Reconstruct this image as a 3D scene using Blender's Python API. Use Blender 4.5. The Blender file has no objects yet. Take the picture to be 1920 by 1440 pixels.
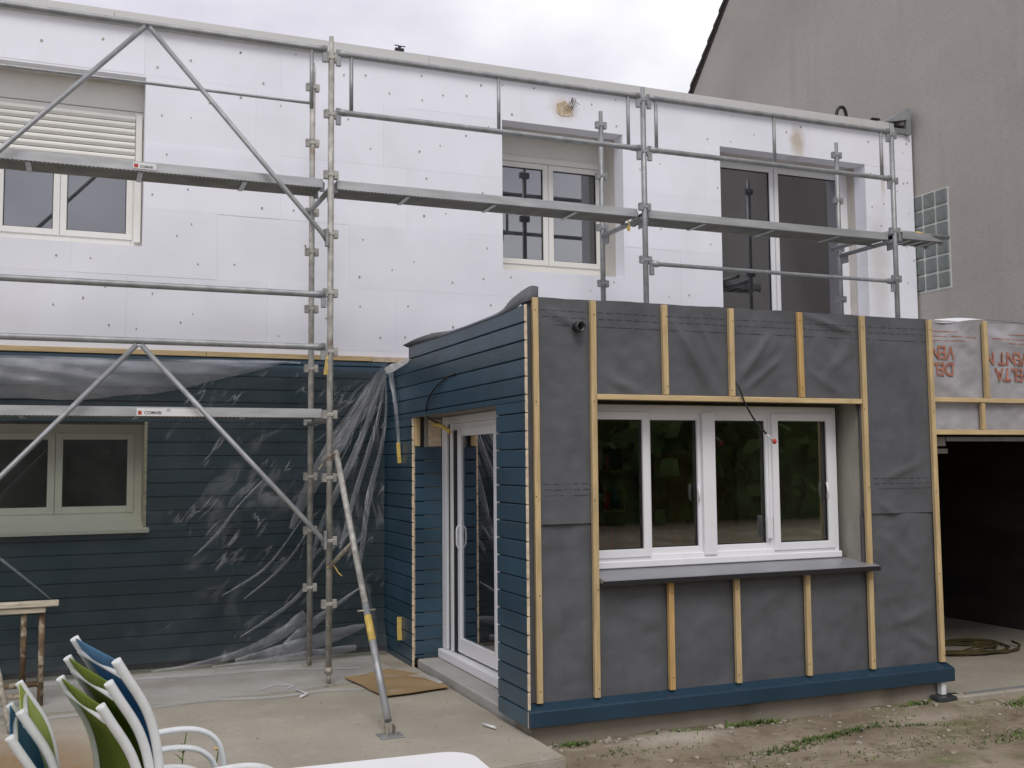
import bpy, bmesh, math, random
from mathutils import Vector, Matrix, noise
random.seed(7)
S = bpy.context.scene
COL = S.collection
R = math.radians

# ------------------------------------------------------------------ camera
YAW, PITCH, ROLL, FPX, EYE = 0.389888, 0.07542, -0.008533, 1966.3, 1.79
fwd = Vector((math.sin(YAW)*math.cos(PITCH), math.cos(YAW)*math.cos(PITCH), math.sin(PITCH)))
r0 = Vector((math.cos(YAW), -math.sin(YAW), 0)); u0 = r0.cross(fwd)
rgt = math.cos(ROLL)*r0 + math.sin(ROLL)*u0; up = rgt.cross(fwd)
cd = bpy.data.cameras.new('camera'); cam = bpy.data.objects.new('camera', cd); COL.objects.link(cam)
m = Matrix((rgt, up, -fwd)).transposed().to_4x4(); m.translation = (0, 0, EYE)
cam.matrix_world = m
cd.sensor_width = 36; cd.lens = 36*FPX/1920; cd.clip_end = 2000; cd.clip_start = 0.05
S.camera = cam

# ------------------------------------------------------------------ world, sun, exposure
SUN_EL, SUN_AZ = R(52), R(198)          # azimuth measured from +Y clockwise: behind the camera, a little left
W = bpy.data.worlds.new('World'); S.world = W; W.use_nodes = True
nt = W.node_tree; nt.nodes.clear(); L = nt.links.new
out = nt.nodes.new('ShaderNodeOutputWorld'); bg = nt.nodes.new('ShaderNodeBackground'); bg.inputs['Strength'].default_value = 0.1
sky = nt.nodes.new('ShaderNodeTexSky'); sky.sky_type = 'NISHITA'; sky.sun_disc = False
sky.sun_elevation = SUN_EL; sky.sun_rotation = SUN_AZ
tc = nt.nodes.new('ShaderNodeTexCoord')
mp = nt.nodes.new('ShaderNodeMapping'); mp.inputs['Scale'].default_value = (1, 1, 1.7); mp.inputs['Location'].default_value = (4.81, 2.67, 5.61)
nz = nt.nodes.new('ShaderNodeTexNoise'); nz.inputs['Scale'].default_value = 2.6; nz.inputs['Detail'].default_value = 7; nz.inputs['Roughness'].default_value = 0.5
cr = nt.nodes.new('ShaderNodeValToRGB')
cr.color_ramp.elements[0].position = 0.47; cr.color_ramp.elements[0].color = (7.1, 6.95, 7.8, 1)
cr.color_ramp.elements[1].position = 0.70; cr.color_ramp.elements[1].color = (11.0, 10.9, 11.2, 1)
mx = nt.nodes.new('ShaderNodeMix'); mx.data_type = 'RGBA'; mx.inputs[0].default_value = 0.94
L(tc.outputs['Generated'], mp.inputs['Vector']); L(mp.outputs['Vector'], nz.inputs['Vector']); L(nz.outputs['Fac'], cr.inputs['Fac'])
L(sky.outputs['Color'], mx.inputs[6]); L(cr.outputs['Color'], mx.inputs[7]); L(mx.outputs[2], bg.inputs['Color']); L(bg.outputs['Background'], out.inputs['Surface'])
sd = bpy.data.lights.new('sun', 'SUN'); sun = bpy.data.objects.new('sun', sd); COL.objects.link(sun)
sd.energy = 1.4; sd.angle = R(28); sd.color = (1.0, 0.97, 0.93)
sdir = Vector((math.sin(SUN_AZ)*math.cos(SUN_EL), math.cos(SUN_AZ)*math.cos(SUN_EL), math.sin(SUN_EL)))
sun.rotation_euler = sdir.to_track_quat('Z', 'Y').to_euler(); sun.location = sdir*60
vs = S.view_settings; vs.view_transform = 'Standard'; vs.look = 'None'; vs.exposure = 0.08; vs.gamma = 1.0
S.cycles.transparent_max_bounces = 16; S.cycles.max_bounces = 6

# ------------------------------------------------------------------ materials
def mat(name, col, rough=0.6, metal=0.0, spec=0.5, var=0.0, vscale=4.0, col2=None, bump=0.0, bscale=60.0, stretch=(1,1,1), detail=5.0, stops=(0.35, 0.65)):
    M = bpy.data.materials.new(name); M.use_nodes = True
    n = M.node_tree.nodes; l = M.node_tree.links.new; p = n['Principled BSDF']
    p.inputs['Base Color'].default_value = (*col, 1); p.inputs['Roughness'].default_value = rough
    p.inputs['Metallic'].default_value = metal; p.inputs['Specular IOR Level'].default_value = spec
    t = n.new('ShaderNodeTexCoord'); mpn = n.new('ShaderNodeMapping'); mpn.inputs['Scale'].default_value = stretch
    l(t.outputs['Object'], mpn.inputs['Vector'])
    if var or col2:
        z = n.new('ShaderNodeTexNoise'); z.inputs['Scale'].default_value = vscale; z.inputs['Detail'].default_value = detail
        l(mpn.outputs['Vector'], z.inputs['Vector'])
        ramp = n.new('ShaderNodeValToRGB'); e = ramp.color_ramp.elements
        a = tuple(max(0, c*(1-var)) for c in col); b = col2 if col2 else tuple(min(1, c*(1+var)) for c in col)
        e[0].position, e[1].position = stops; e[0].color = (*a, 1); e[1].color = (*b, 1)
        l(z.outputs['Fac'], ramp.inputs['Fac']); l(ramp.outputs['Color'], p.inputs['Base Color'])
    if bump:
        z2 = n.new('ShaderNodeTexNoise'); z2.inputs['Scale'].default_value = bscale; z2.inputs['Detail'].default_value = 4
        l(mpn.outputs['Vector'], z2.inputs['Vector'])
        bp = n.new('ShaderNodeBump'); bp.inputs['Strength'].default_value = bump; bp.inputs['Distance'].default_value = 0.01
        l(z2.outputs['Fac'], bp.inputs['Height']); l(bp.outputs['Normal'], p.inputs['Normal'])
    return M

def layer(M, col, scale, lo, hi, stretch=(1,1,1), loc=(0,0,0), amount=1.0, detail=6):
    """mix a second noise-shaped colour (dirt, stain) over a material's base colour"""
    n = M.node_tree.nodes; l = M.node_tree.links.new; p = n['Principled BSDF']; bc = p.inputs['Base Color']
    t = n.new('ShaderNodeTexCoord'); mpn = n.new('ShaderNodeMapping'); mpn.inputs['Scale'].default_value = stretch; mpn.inputs['Location'].default_value = loc
    z = n.new('ShaderNodeTexNoise'); z.inputs['Scale'].default_value = scale; z.inputs['Detail'].default_value = detail
    mr = n.new('ShaderNodeMapRange'); mr.inputs[1].default_value = lo; mr.inputs[2].default_value = hi; mr.inputs[4].default_value = amount
    x = n.new('ShaderNodeMix'); x.data_type = 'RGBA'; x.inputs[7].default_value = (*col, 1)
    l(t.outputs['Object'], mpn.inputs['Vector']); l(mpn.outputs['Vector'], z.inputs['Vector']); l(z.outputs['Fac'], mr.inputs[0]); l(mr.outputs[0], x.inputs[0])
    if bc.is_linked: l(bc.links[0].from_socket, x.inputs[6])
    else: x.inputs[6].default_value = bc.default_value
    l(x.outputs[2], bc)
    return M

def objvar(M, lo, hi):
    n = M.node_tree.nodes; l = M.node_tree.links.new; bc = n['Principled BSDF'].inputs['Base Color']
    oi = n.new('ShaderNodeObjectInfo'); mr = n.new('ShaderNodeMapRange'); mr.inputs[3].default_value = lo; mr.inputs[4].default_value = hi; l(oi.outputs['Random'], mr.inputs[0])
    v = n.new('ShaderNodeVectorMath'); v.operation = 'SCALE'; l(mr.outputs[0], v.inputs[3]); l(bc.links[0].from_socket, v.inputs[0]); l(v.outputs[0], bc)

def boxmask(M, col, c, r, amount=0.8, nscale=9.0):
    """a stain of its own shape round point c with radii r"""
    n = M.node_tree.nodes; l = M.node_tree.links.new; bc = n['Principled BSDF'].inputs['Base Color']
    t = n.new('ShaderNodeTexCoord'); mpn = n.new('ShaderNodeMapping'); mpn.vector_type = 'TEXTURE'
    mpn.inputs['Location'].default_value = c; mpn.inputs['Scale'].default_value = r
    z = n.new('ShaderNodeTexNoise'); z.inputs['Scale'].default_value = nscale; z.inputs['Detail'].default_value = 6
    ln = n.new('ShaderNodeVectorMath'); ln.operation = 'LENGTH'
    ad = n.new('ShaderNodeMath'); ad.operation = 'ADD'
    mr = n.new('ShaderNodeMapRange'); mr.inputs[1].default_value = 1.75; mr.inputs[2].default_value = 0.9; mr.inputs[3].default_value = 0; mr.inputs[4].default_value = amount
    x = n.new('ShaderNodeMix'); x.data_type = 'RGBA'; x.inputs[7].default_value = (*col, 1)
    l(t.outputs['Object'], mpn.inputs['Vector']); l(t.outputs['Object'], z.inputs['Vector']); l(mpn.outputs['Vector'], ln.inputs[0])
    l(ln.outputs['Value'], ad.inputs[0]); l(z.outputs['Fac'], ad.inputs[1]); l(ad.outputs[0], mr.inputs[0]); l(mr.outputs[0], x.inputs[0])
    if bc.is_linked: l(bc.links[0].from_socket, x.inputs[6])
    else: x.inputs[6].default_value = bc.default_value
    l(x.outputs[2], bc)
    return M

def film_mat(name, base, edge, tint=(0.86, 0.86, 0.9), rough=0.28, pas=(0.93, 0.95, 0.96), ray_glint=0.0, ray_n=9.0, crease_glint=0.0):
    """thin plastic: mostly see-through; highlight streaks from the bunched corner and on short creases are painted as opacity"""
    M = bpy.data.materials.new(name); M.use_nodes = True; n = M.node_tree.nodes; l = M.node_tree.links.new
    p = n['Principled BSDF']; p.inputs['Base Color'].default_value = (*tint, 1); p.inputs['Roughness'].default_value = rough; p.inputs['Specular IOR Level'].default_value = 0.8
    tr = n.new('ShaderNodeBsdfTransparent'); tr.inputs['Color'].default_value = (*pas, 1)
    lw = n.new('ShaderNodeLayerWeight'); lw.inputs['Blend'].default_value = 0.35
    def math_(op, x, y=None, z=None, clamp=False):
        q = n.new('ShaderNodeMath'); q.operation = op; q.use_clamp = clamp
        for i, v in enumerate((x, y, z)):
            if v is None: continue
            if isinstance(v, (int, float)): q.inputs[i].default_value = v
            else: l(v, q.inputs[i])
        return q.outputs[0]
    def noise_(vec, sc, det=3):
        z = n.new('ShaderNodeTexNoise'); z.inputs['Scale'].default_value = sc; z.inputs['Detail'].default_value = det; l(vec, z.inputs['Vector']); return z.outputs['Fac']
    def ridge(v, w):      # thin lines where the noise crosses its middle
        return math_('SUBTRACT', 1.0, math_('DIVIDE', math_('ABSOLUTE', math_('SUBTRACT', v, 0.5)), w), clamp=True)
    def span(v, a_, b_):
        q = n.new('ShaderNodeMapRange'); q.inputs[1].default_value = a_; q.inputs[2].default_value = b_; l(v, q.inputs[0]); return q.outputs[0]
    t = n.new('ShaderNodeTexCoord'); obj = t.outputs['Object']
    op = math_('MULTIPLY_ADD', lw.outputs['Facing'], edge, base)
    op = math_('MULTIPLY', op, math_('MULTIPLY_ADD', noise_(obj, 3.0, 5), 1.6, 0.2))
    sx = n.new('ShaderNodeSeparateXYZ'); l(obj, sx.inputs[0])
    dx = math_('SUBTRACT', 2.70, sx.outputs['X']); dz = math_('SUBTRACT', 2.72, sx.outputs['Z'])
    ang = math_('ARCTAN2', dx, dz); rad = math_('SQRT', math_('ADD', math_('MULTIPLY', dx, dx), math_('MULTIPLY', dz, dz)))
    if ray_glint:
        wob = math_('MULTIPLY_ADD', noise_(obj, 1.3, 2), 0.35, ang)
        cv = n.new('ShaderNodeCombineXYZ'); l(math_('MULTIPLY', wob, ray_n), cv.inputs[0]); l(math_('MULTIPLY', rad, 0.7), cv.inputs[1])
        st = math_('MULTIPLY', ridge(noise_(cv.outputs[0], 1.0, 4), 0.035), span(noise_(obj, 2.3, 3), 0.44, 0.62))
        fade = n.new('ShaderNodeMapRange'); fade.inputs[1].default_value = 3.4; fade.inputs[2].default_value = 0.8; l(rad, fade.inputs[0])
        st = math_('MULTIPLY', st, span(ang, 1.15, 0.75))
        op = math_('MULTIPLY_ADD', math_('MULTIPLY', st, fade.outputs[0]), ray_glint, op)  # pleat highlights painted in as streaks of extra opacity
    if crease_glint:
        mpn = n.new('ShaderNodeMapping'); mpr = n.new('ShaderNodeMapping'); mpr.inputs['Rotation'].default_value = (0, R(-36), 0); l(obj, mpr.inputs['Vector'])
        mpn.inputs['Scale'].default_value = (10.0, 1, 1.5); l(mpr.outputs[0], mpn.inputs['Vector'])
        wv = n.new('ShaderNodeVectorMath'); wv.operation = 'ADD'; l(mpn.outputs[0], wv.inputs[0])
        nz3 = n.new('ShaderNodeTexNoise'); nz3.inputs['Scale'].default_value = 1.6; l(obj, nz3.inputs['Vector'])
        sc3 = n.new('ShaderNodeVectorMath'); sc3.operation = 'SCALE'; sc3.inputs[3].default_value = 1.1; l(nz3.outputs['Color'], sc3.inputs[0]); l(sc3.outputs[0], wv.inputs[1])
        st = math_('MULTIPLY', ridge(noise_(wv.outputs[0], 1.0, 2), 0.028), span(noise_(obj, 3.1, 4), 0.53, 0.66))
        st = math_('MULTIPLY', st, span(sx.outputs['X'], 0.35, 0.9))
        op = math_('MULTIPLY_ADD', st, crease_glint, op)  # highlights on short creases painted in the same way
    op = math_('MINIMUM', op, 0.9)
    ms = n.new('ShaderNodeMixShader'); l(op, ms.inputs[0]); l(tr.outputs[0], ms.inputs[1]); l(p.outputs[0], ms.inputs[2]); l(ms.outputs[0], n['Material Output'].inputs['Surface'])
    return M

def translucent(M, col, f=0.45):
    n = M.node_tree.nodes; l = M.node_tree.links.new; t = n.new('ShaderNodeBsdfTranslucent'); t.inputs['Color'].default_value = (*col, 1)
    ms = n.new('ShaderNodeMixShader'); ms.inputs[0].default_value = f
    l(n['Principled BSDF'].outputs[0], ms.inputs[1]); l(t.outputs[0], ms.inputs[2]); l(ms.outputs[0], n['Material Output'].inputs['Surface'])

def glass_mat(name, boost=1.0, tint=(0.8, 0.84, 0.8), ior=1.5, wob=0.0):
    M = bpy.data.materials.new(name); M.use_nodes = True; n = M.node_tree.nodes; l = M.node_tree.links.new
    n.remove(n['Principled BSDF'])
    tr = n.new('ShaderNodeBsdfTransparent'); tr.inputs['Color'].default_value = (*tint, 1)
    gl = n.new('ShaderNodeBsdfGlossy'); gl.inputs['Roughness'].default_value = 0.01; gl.inputs['Color'].default_value = (0.95, 0.95, 1, 1)
    fr = n.new('ShaderNodeFresnel'); fr.inputs['IOR'].default_value = ior
    mu = n.new('ShaderNodeMath'); mu.operation = 'MULTIPLY'; mu.use_clamp = True; mu.inputs[1].default_value = boost
    ms = n.new('ShaderNodeMixShader'); l(fr.outputs[0], mu.inputs[0]); l(mu.outputs[0], ms.inputs[0]); l(tr.outputs[0], ms.inputs[1]); l(gl.outputs[0], ms.inputs[2]); l(ms.outputs[0], n['Material Output'].inputs['Surface'])
    return M

M = {}
M['eps'] = mat('eps', (0.862, 0.870, 0.930), 0.9, spec=0.2, var=0.03, vscale=1.5, bump=0.12, bscale=220)
layer(M['eps'], (0.72, 0.70, 0.68), 1.1, 0.55, 0.8, (1, 1, 0.5), amount=0.35)
boxmask(M['eps'], (0.50, 0.40, 0.28), (7.80, 10, 5.58), (0.11, 1, 0.20), 0.75, 11)
boxmask(M['eps'], (0.55, 0.46, 0.34), (9.07, 10, 5.45), (0.035, 1, 0.5), 0.6, 7)
boxmask(M['eps'], (0.50, 0.47, 0.42), (8.97, 10, 4.1), (0.16, 1, 0.75), 0.45, 5)
boxmask(M['eps'], (0.62, 0.55, 0.45), (4.74, 10, 5.6), (0.16, 1, 0.14), 0.6, 16)
M['foam_cut'] = mat('foam_cut', (0.58, 0.47, 0.33), 0.9, var=0.25, vscale=30, bump=0.6, bscale=60)
M['dimple'] = mat('dimple', (0.38, 0.33, 0.29), 0.9, var=0.4, vscale=9)
M['render'] = mat('render', (0.43, 0.402, 0.37), 0.95, spec=0.1, var=0.05, vscale=0.7, bump=0.6, bscale=120)
layer(M['render'], (0.345, 0.318, 0.295), 0.55, 0.5, 0.72, (1, 1, 1.6), amount=0.6)
layer(M['render'], (0.30, 0.28, 0.262), 30, 0.52, 0.70, amount=0.35, detail=4)
layer(M['render'], (0.36, 0.335, 0.31), 1.6, 0.55, 0.72, (1, 3, 0.25), amount=0.4)
M['plaster'] = mat('plaster', (0.60, 0.57, 0.53), 0.9, spec=0.2, var=0.08, vscale=3, bump=0.2)
layer(M['plaster'], (0.40, 0.34, 0.27), 2.5, 0.52, 0.75, (1, 1, 0.35), amount=0.6)
M['pvc'] = mat('pvc', (0.80, 0.79, 0.75), 0.42, var=0.03, vscale=3)
layer(M['pvc'], (0.52, 0.48, 0.40), 3.0, 0.55, 0.8, amount=0.35)
M['pvc_white'] = mat('pvc_white', (0.80, 0.80, 0.82), 0.35, var=0.02, vscale=4)
layer(M['pvc_white'], (0.60, 0.57, 0.53), 4.0, 0.58, 0.8, amount=0.3)
M['rubber'] = mat('rubber', (0.015, 0.015, 0.016), 0.6)
M['blue'] = mat('blue', (0.027, 0.066, 0.100), 0.34, spec=0.7, var=0.16, vscale=2.2, bump=0.25, bscale=26, stretch=(1, 1, 1))
layer(M['blue'], (0.032, 0.070, 0.105), 7, 0.5, 0.75, (0.5, 0.5, 5), amount=0.5)
objvar(M['blue'], 0.84, 1.16); objvar(M['eps'], 0.975, 1.02)
M['raw'] = mat('raw', (0.62, 0.50, 0.36), 0.85, var=0.18, vscale=25)
M['batten'] = mat('batten', (0.56, 0.42, 0.225), 0.75, spec=0.25, var=0.14, vscale=5, stretch=(6, 6, 0.7), bump=0.2, bscale=40)
layer(M['batten'], (0.40, 0.235, 0.08), 6, 0.62, 0.78, (2, 2, 1.2), amount=0.6)
M['batten_h'] = mat('batten_h', (0.58, 0.44, 0.24), 0.75, spec=0.25, var=0.12, vscale=5, stretch=(0.7, 6, 6), bump=0.2, bscale=40)
layer(M['batten_h'], (0.40, 0.24, 0.09), 7, 0.62, 0.78, (1.2, 2, 2), amount=0.6)
M['orange_batten'] = mat('orange_batten', (0.53, 0.345, 0.14), 0.75, spec=0.25, var=0.16, vscale=5, stretch=(6, 6, 0.7), bump=0.2, bscale=40)
objvar(M['batten'], 0.88, 1.08)
M['membrane'] = mat('membrane', (0.102, 0.105, 0.113), 0.62, spec=0.35, var=0.10, vscale=5, bump=0.25, bscale=180)
layer(M['membrane'], (0.132, 0.134, 0.143), 1.7, 0.5, 0.78, amount=0.5)
M['print'] = mat('print', (0.035, 0.035, 0.042), 0.7)
M['membrane_pale'] = mat('membrane_pale', (0.37, 0.36, 0.375), 0.6, spec=0.35, var=0.10, vscale=4, bump=0.2, bscale=160)
layer(M['membrane_pale'], (0.25, 0.245, 0.26), 2.2, 0.5, 0.75, amount=0.6)
M['red_print'] = mat('red_print', (0.42, 0.13, 0.07), 0.7, var=0.2, vscale=30, col2=(0.44, 0.22, 0.16))
M['trim_blue'] = mat('trim_blue', (0.017, 0.045, 0.074), 0.33, spec=0.5, var=0.08, vscale=3)
M['concrete'] = mat('concrete', (0.355, 0.322, 0.262), 0.88, spec=0.2, var=0.10, vscale=1.2, bump=0.25, bscale=90)
layer(M['concrete'], (0.24, 0.205, 0.16), 0.9, 0.52, 0.75, amount=0.55)
layer(M['concrete'], (0.46, 0.43, 0.39), 3.5, 0.58, 0.75, amount=0.5)
boxmask(M['concrete'], (0.25, 0.15, 0.06), (-0.35, 6.9, 0), (0.75, 0.9, 1), 0.75, 3)
boxmask(M['concrete'], (0.20, 0.16, 0.11), (1.0, 9.25, 0), (2.2, 0.25, 1), 0.6, 4)
layer(M['concrete'], (0.20, 0.175, 0.14), 26, 0.60, 0.70, amount=0.45, detail=3)
layer(M['concrete'], (0.47, 0.44, 0.39), 34, 0.62, 0.70, amount=0.4, detail=3)
M['plinth'] = mat('plinth', (0.30, 0.265, 0.215), 0.92, spec=0.15, var=0.16, vscale=2, bump=0.5, bscale=50)
layer(M['plinth'], (0.15, 0.12, 0.08), 2.2, 0.5, 0.7, (1, 1, 0.7), amount=0.65)
M['step'] = mat('step', (0.37, 0.36, 0.335), 0.85, var=0.08, vscale=2, bump=0.2)
M['greyconc'] = mat('greyconc', (0.30, 0.29, 0.25), 0.9, var=0.2, vscale=4, bump=0.4, bscale=40, stretch=(1, 1, 0.4))
M['dirt'] = mat('dirt', (0.235, 0.19, 0.135), 0.97, spec=0.1, var=0.18, vscale=1.4, bump=0.9, bscale=35, col2=(0.34, 0.29, 0.22))
layer(M['dirt'], (0.16, 0.12, 0.075), 2.6, 0.52, 0.72, amount=0.7)
layer(M['dirt'], (0.13, 0.15, 0.055), 1.1, 0.56, 0.7, (1, 2.2, 1), (3, 1, 0), amount=0.7, detail=9)
layer(M['dirt'], (0.13, 0.10, 0.065), 9, 0.55, 0.68, amount=0.6)
layer(M['dirt'], (0.42, 0.37, 0.30), 6, 0.60, 0.72, (1, 1.8, 1), (7, 0, 0), amount=0.55)
boxmask(M['dirt'], (0.47, 0.42, 0.35), (3.75, 6.25, -.05), (.42, .16, 1), 0.75, 6)
boxmask(M['dirt'], (0.40, 0.35, 0.28), (5.6, 6.1, -.05), (.7, .12, 1), 0.5, 5)
M['galv'] = mat('galv', (0.31, 0.32, 0.325), 0.5, metal=0.45, var=0.14, vscale=9, stretch=(1, 1, 1), bump=0.08, bscale=70)
layer(M['galv'], (0.46, 0.455, 0.44), 14, 0.56, 0.72, amount=0.55)
M['galv_old'] = mat('galv_old', (0.36, 0.35, 0.32), 0.65, metal=0.3, var=0.2, vscale=12, bump=0.15, bscale=60)
layer(M['galv_old'], (0.60, 0.58, 0.52), 16, 0.52, 0.66, (1, 1, 0.6), amount=0.7)
layer(M['galv_old'], (0.22, 0.13, 0.07), 9, 0.62, 0.74, (1, 1, 0.7), amount=0.7)
M['galv_dirty'] = mat('galv_dirty', (0.30, 0.27, 0.21), 0.8, metal=0.1, var=0.25, vscale=14, bump=0.3, bscale=60)
layer(M['galv_dirty'], (0.50, 0.47, 0.40), 18, 0.5, 0.62, (1, 1, 0.6), amount=0.8)
M['deck'] = mat('deck', (0.45, 0.46, 0.46), 0.5, metal=0.5, var=0.12, vscale=5, stretch=(0.6, 3, 3), bump=0.1)
M['deck_under'] = mat('deck_under', (0.16, 0.155, 0.13), 0.75, metal=0.2, var=0.2, vscale=6)
M['sticker'] = mat('sticker', (0.75, 0.75, 0.74), 0.5, var=0.05)
M['ink'] = mat('ink', (0.04, 0.04, 0.05), 0.6)
M['red'] = mat('red', (0.45, 0.05, 0.03), 0.5)
M['blue_ink'] = mat('blue_ink', (0.05, 0.08, 0.22), 0.6)
M['yellow'] = mat('yellow', (0.56, 0.40, 0.10), 0.6, var=0.12, vscale=20)
M['rope'] = mat('rope', (0.06, 0.045, 0.01), 0.8, var=0.4, vscale=6)  # yellow made near-black so the colour itself holds the garage's shade
M['mustard'] = mat('mustard', (0.52, 0.38, 0.12), 0.8, var=0.2, vscale=20)
M['coping'] = mat('coping', (0.56, 0.555, 0.54), 0.5, spec=0.4, var=0.05, vscale=1.0, stretch=(0.4, 3, 3))
layer(M['coping'], (0.40, 0.385, 0.36), 1.5, 0.55, 0.75, (0.5, 1, 3), amount=0.4)
M['zinc'] = mat('zinc', (0.33, 0.34, 0.35), 0.5, metal=0.5, var=0.15, vscale=4)
M['sill_metal'] = mat('sill_metal', (0.25, 0.25, 0.265), 0.35, metal=0.1, var=0.08, vscale=3)
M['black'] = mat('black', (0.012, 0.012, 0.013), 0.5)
M['cable'] = mat('cable', (0.012, 0.012, 0.013), 0.45)
M['pipe'] = mat('pipe', (0.035, 0.04, 0.045), 0.4)
M['tile'] = mat('tile', (0.055, 0.045, 0.042), 0.8, var=0.25, vscale=5)
M['glassblock'] = mat('glassblock', (0.155, 0.175, 0.165), 0.16, spec=0.7, var=0.25, vscale=4, bump=0.4, bscale=9)
M['mortar'] = mat('mortar', (0.60, 0.60, 0.57), 0.9, var=0.05)
M['room'] = mat('room', (0.22, 0.21, 0.17), 0.9, var=0.15, vscale=1)
M['room_green'] = mat('room_green', (0.42, 0.39, 0.28), 0.9, var=0.2, vscale=1)
M['shelfwood'] = mat('shelfwood', (0.28, 0.19, 0.10), 0.7, var=0.2, vscale=4)
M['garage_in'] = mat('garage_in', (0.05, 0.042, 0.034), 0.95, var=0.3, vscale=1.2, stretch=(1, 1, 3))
M['screen'] = mat('screen', (0.15, 0.15, 0.142), 0.8, var=0.06, vscale=2)
M['rust'] = mat('rust', (0.16, 0.105, 0.06), 0.85, metal=0.15, var=0.4, vscale=12, bump=0.5, bscale=50)
layer(M['rust'], (0.45, 0.40, 0.30), 14, 0.52, 0.62, amount=0.8)
M['old_wood'] = mat('old_wood', (0.50, 0.45, 0.35), 0.9, var=0.25, vscale=10, bump=0.5, bscale=40, stretch=(0.7, 5, 5))
layer(M['old_wood'], (0.20, 0.16, 0.10), 12, 0.6, 0.72, amount=0.7)
M['card'] = mat('card', (0.30, 0.205, 0.10), 0.9, var=0.14, vscale=3, bump=0.2)
layer(M['card'], (0.42, 0.36, 0.28), 2.5, 0.58, 0.7, amount=0.6)
M['chair_tube'] = mat('chair_tube', (0.66, 0.68, 0.67), 0.4, var=0.04, vscale=5)
layer(M['chair_tube'], (0.45, 0.44, 0.40), 9, 0.55, 0.75, amount=0.45)
M['sling_green'] = mat('sling_green', (0.21, 0.29, 0.03), 0.75, var=0.12, vscale=50, bump=0.3, bscale=300)
M['sling_blue'] = mat('sling_blue', (0.10, 0.24, 0.38), 0.75, var=0.12, vscale=50, bump=0.3, bscale=300)
M['sling_lime'] = mat('sling_lime', (0.50, 0.60, 0.16), 0.75, var=0.08, vscale=50, bump=0.3, bscale=300)
translucent(M['sling_green'], (0.32, 0.44, 0.04)); translucent(M['sling_blue'], (0.14, 0.34, 0.55)); translucent(M['sling_lime'], (0.60, 0.70, 0.25))
M['table'] = mat('table', (0.84, 0.84, 0.83), 0.35, var=0.02, vscale=3)
M['grass'] = mat('grass', (0.085, 0.135, 0.030), 0.7, spec=0.2, var=0.35, vscale=3)
M['leaf'] = mat('leaf', (0.05, 0.09, 0.025), 0.7, spec=0.2, var=0.4, vscale=1.5)
M['dry'] = mat('dry', (0.35, 0.30, 0.16), 0.8, var=0.2, vscale=8)
M['stone'] = mat('stone', (0.30, 0.265, 0.215), 0.9, var=0.3, vscale=6)
M['flower'] = mat('flower', (0.75, 0.50, 0.03), 0.6)
M['white_strip'] = mat('white_strip', (0.72, 0.73, 0.74), 0.6, var=0.06)
M['film'] = film_mat('film', 0.026, 0.18, pas=(0.615, 0.635, 0.59), ray_glint=0.24, ray_n=6.0, crease_glint=0.22)  # dark tint also carries the deck's shade over the boards behind
M['film_fold'] = film_mat('film_fold', 0.11, 0.45, rough=0.26, tint=(0.93, 0.93, 0.97), ray_glint=0.34, ray_n=22.0)
M['film_bag'] = film_mat('film_bag', 0.20, 0.40, rough=0.3, ray_glint=0.25, ray_n=20.0)
M['film_floor'] = film_mat('film_floor', 0.05, 0.22, rough=0.4)
M['pane'] = glass_mat('pane', 1.25)
M['pane_sky'] = glass_mat('pane_sky', 5.5, (0.55, 0.57, 0.56))
M['pane_room'] = glass_mat('pane_room', 2.6, (0.86, 0.89, 0.83))

# ------------------------------------------------------------------ builders
def link(o, parent=None):
    COL.objects.link(o)
    if parent is not None:
        o.parent = parent
        root = parent
        t = Vector((0, 0, 0))
        if parent.type == 'EMPTY': t = parent.location
        o.matrix_parent_inverse = parent.get('_inv') and Matrix.Identity(4) or Matrix.Translation(-t)
    return o
def thing(name, label, cat, loc=(0,0,0), group=None):
    o = bpy.data.objects.new(name, None); COL.objects.link(o); o.location = loc; o.empty_display_size = 0.2
    o['label'] = label; o['category'] = cat
    if group: o['group'] = group
    return o
def tag(o, label, cat, group=None):
    o['label'] = label; o['category'] = cat
    if group: o['group'] = group
    return o
def mesh_obj(name, bm, mats, parent=None, smooth=False):
    me = bpy.data.meshes.new(name); bm.normal_update(); bm.to_mesh(me); bm.free()
    if not isinstance(mats, (list, tuple)): mats = [mats]
    for x in mats: me.materials.append(M[x])
    if smooth:
        for p in me.polygons: p.use_smooth = True
    return link(bpy.data.objects.new(name, me), parent)
def add_box(bm, x0, x1, y0, y1, z0, z1, mi=0, bev=0.0):
    vs_ = [bm.verts.new(c) for c in ((x0,y0,z0),(x1,y0,z0),(x1,y1,z0),(x0,y1,z0),(x0,y0,z1),(x1,y0,z1),(x1,y1,z1),(x0,y1,z1))]
    fs = [bm.faces.new([vs_[i] for i in q]) for q in ((3,2,1,0),(4,5,6,7),(0,1,5,4),(1,2,6,5),(2,3,7,6),(3,0,4,7))]
    for f in fs: f.material_index = mi
    if bev:
        es = list({e for f in fs for e in f.edges})
        r = bmesh.ops.bevel(bm, geom=es, offset=bev, segments=1, affect='EDGES')
        for f in r['faces']: f.material_index = mi
    return fs
def box(name, x0, x1, y0, y1, z0, z1, m_, parent=None, bev=0.0):
    bm = bmesh.new(); add_box(bm, x0, x1, y0, y1, z0, z1, 0, bev); return mesh_obj(name, bm, m_, parent)
def boxes(name, lst, m_, parent=None, bev=0.0, join=False):
    if not join:
        return [box(name, *b, m_, parent, bev) for b in lst][-1]
    bm = bmesh.new()
    for b in lst: add_box(bm, *b, 0, bev)
    return mesh_obj(name, bm, m_, parent)
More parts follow.
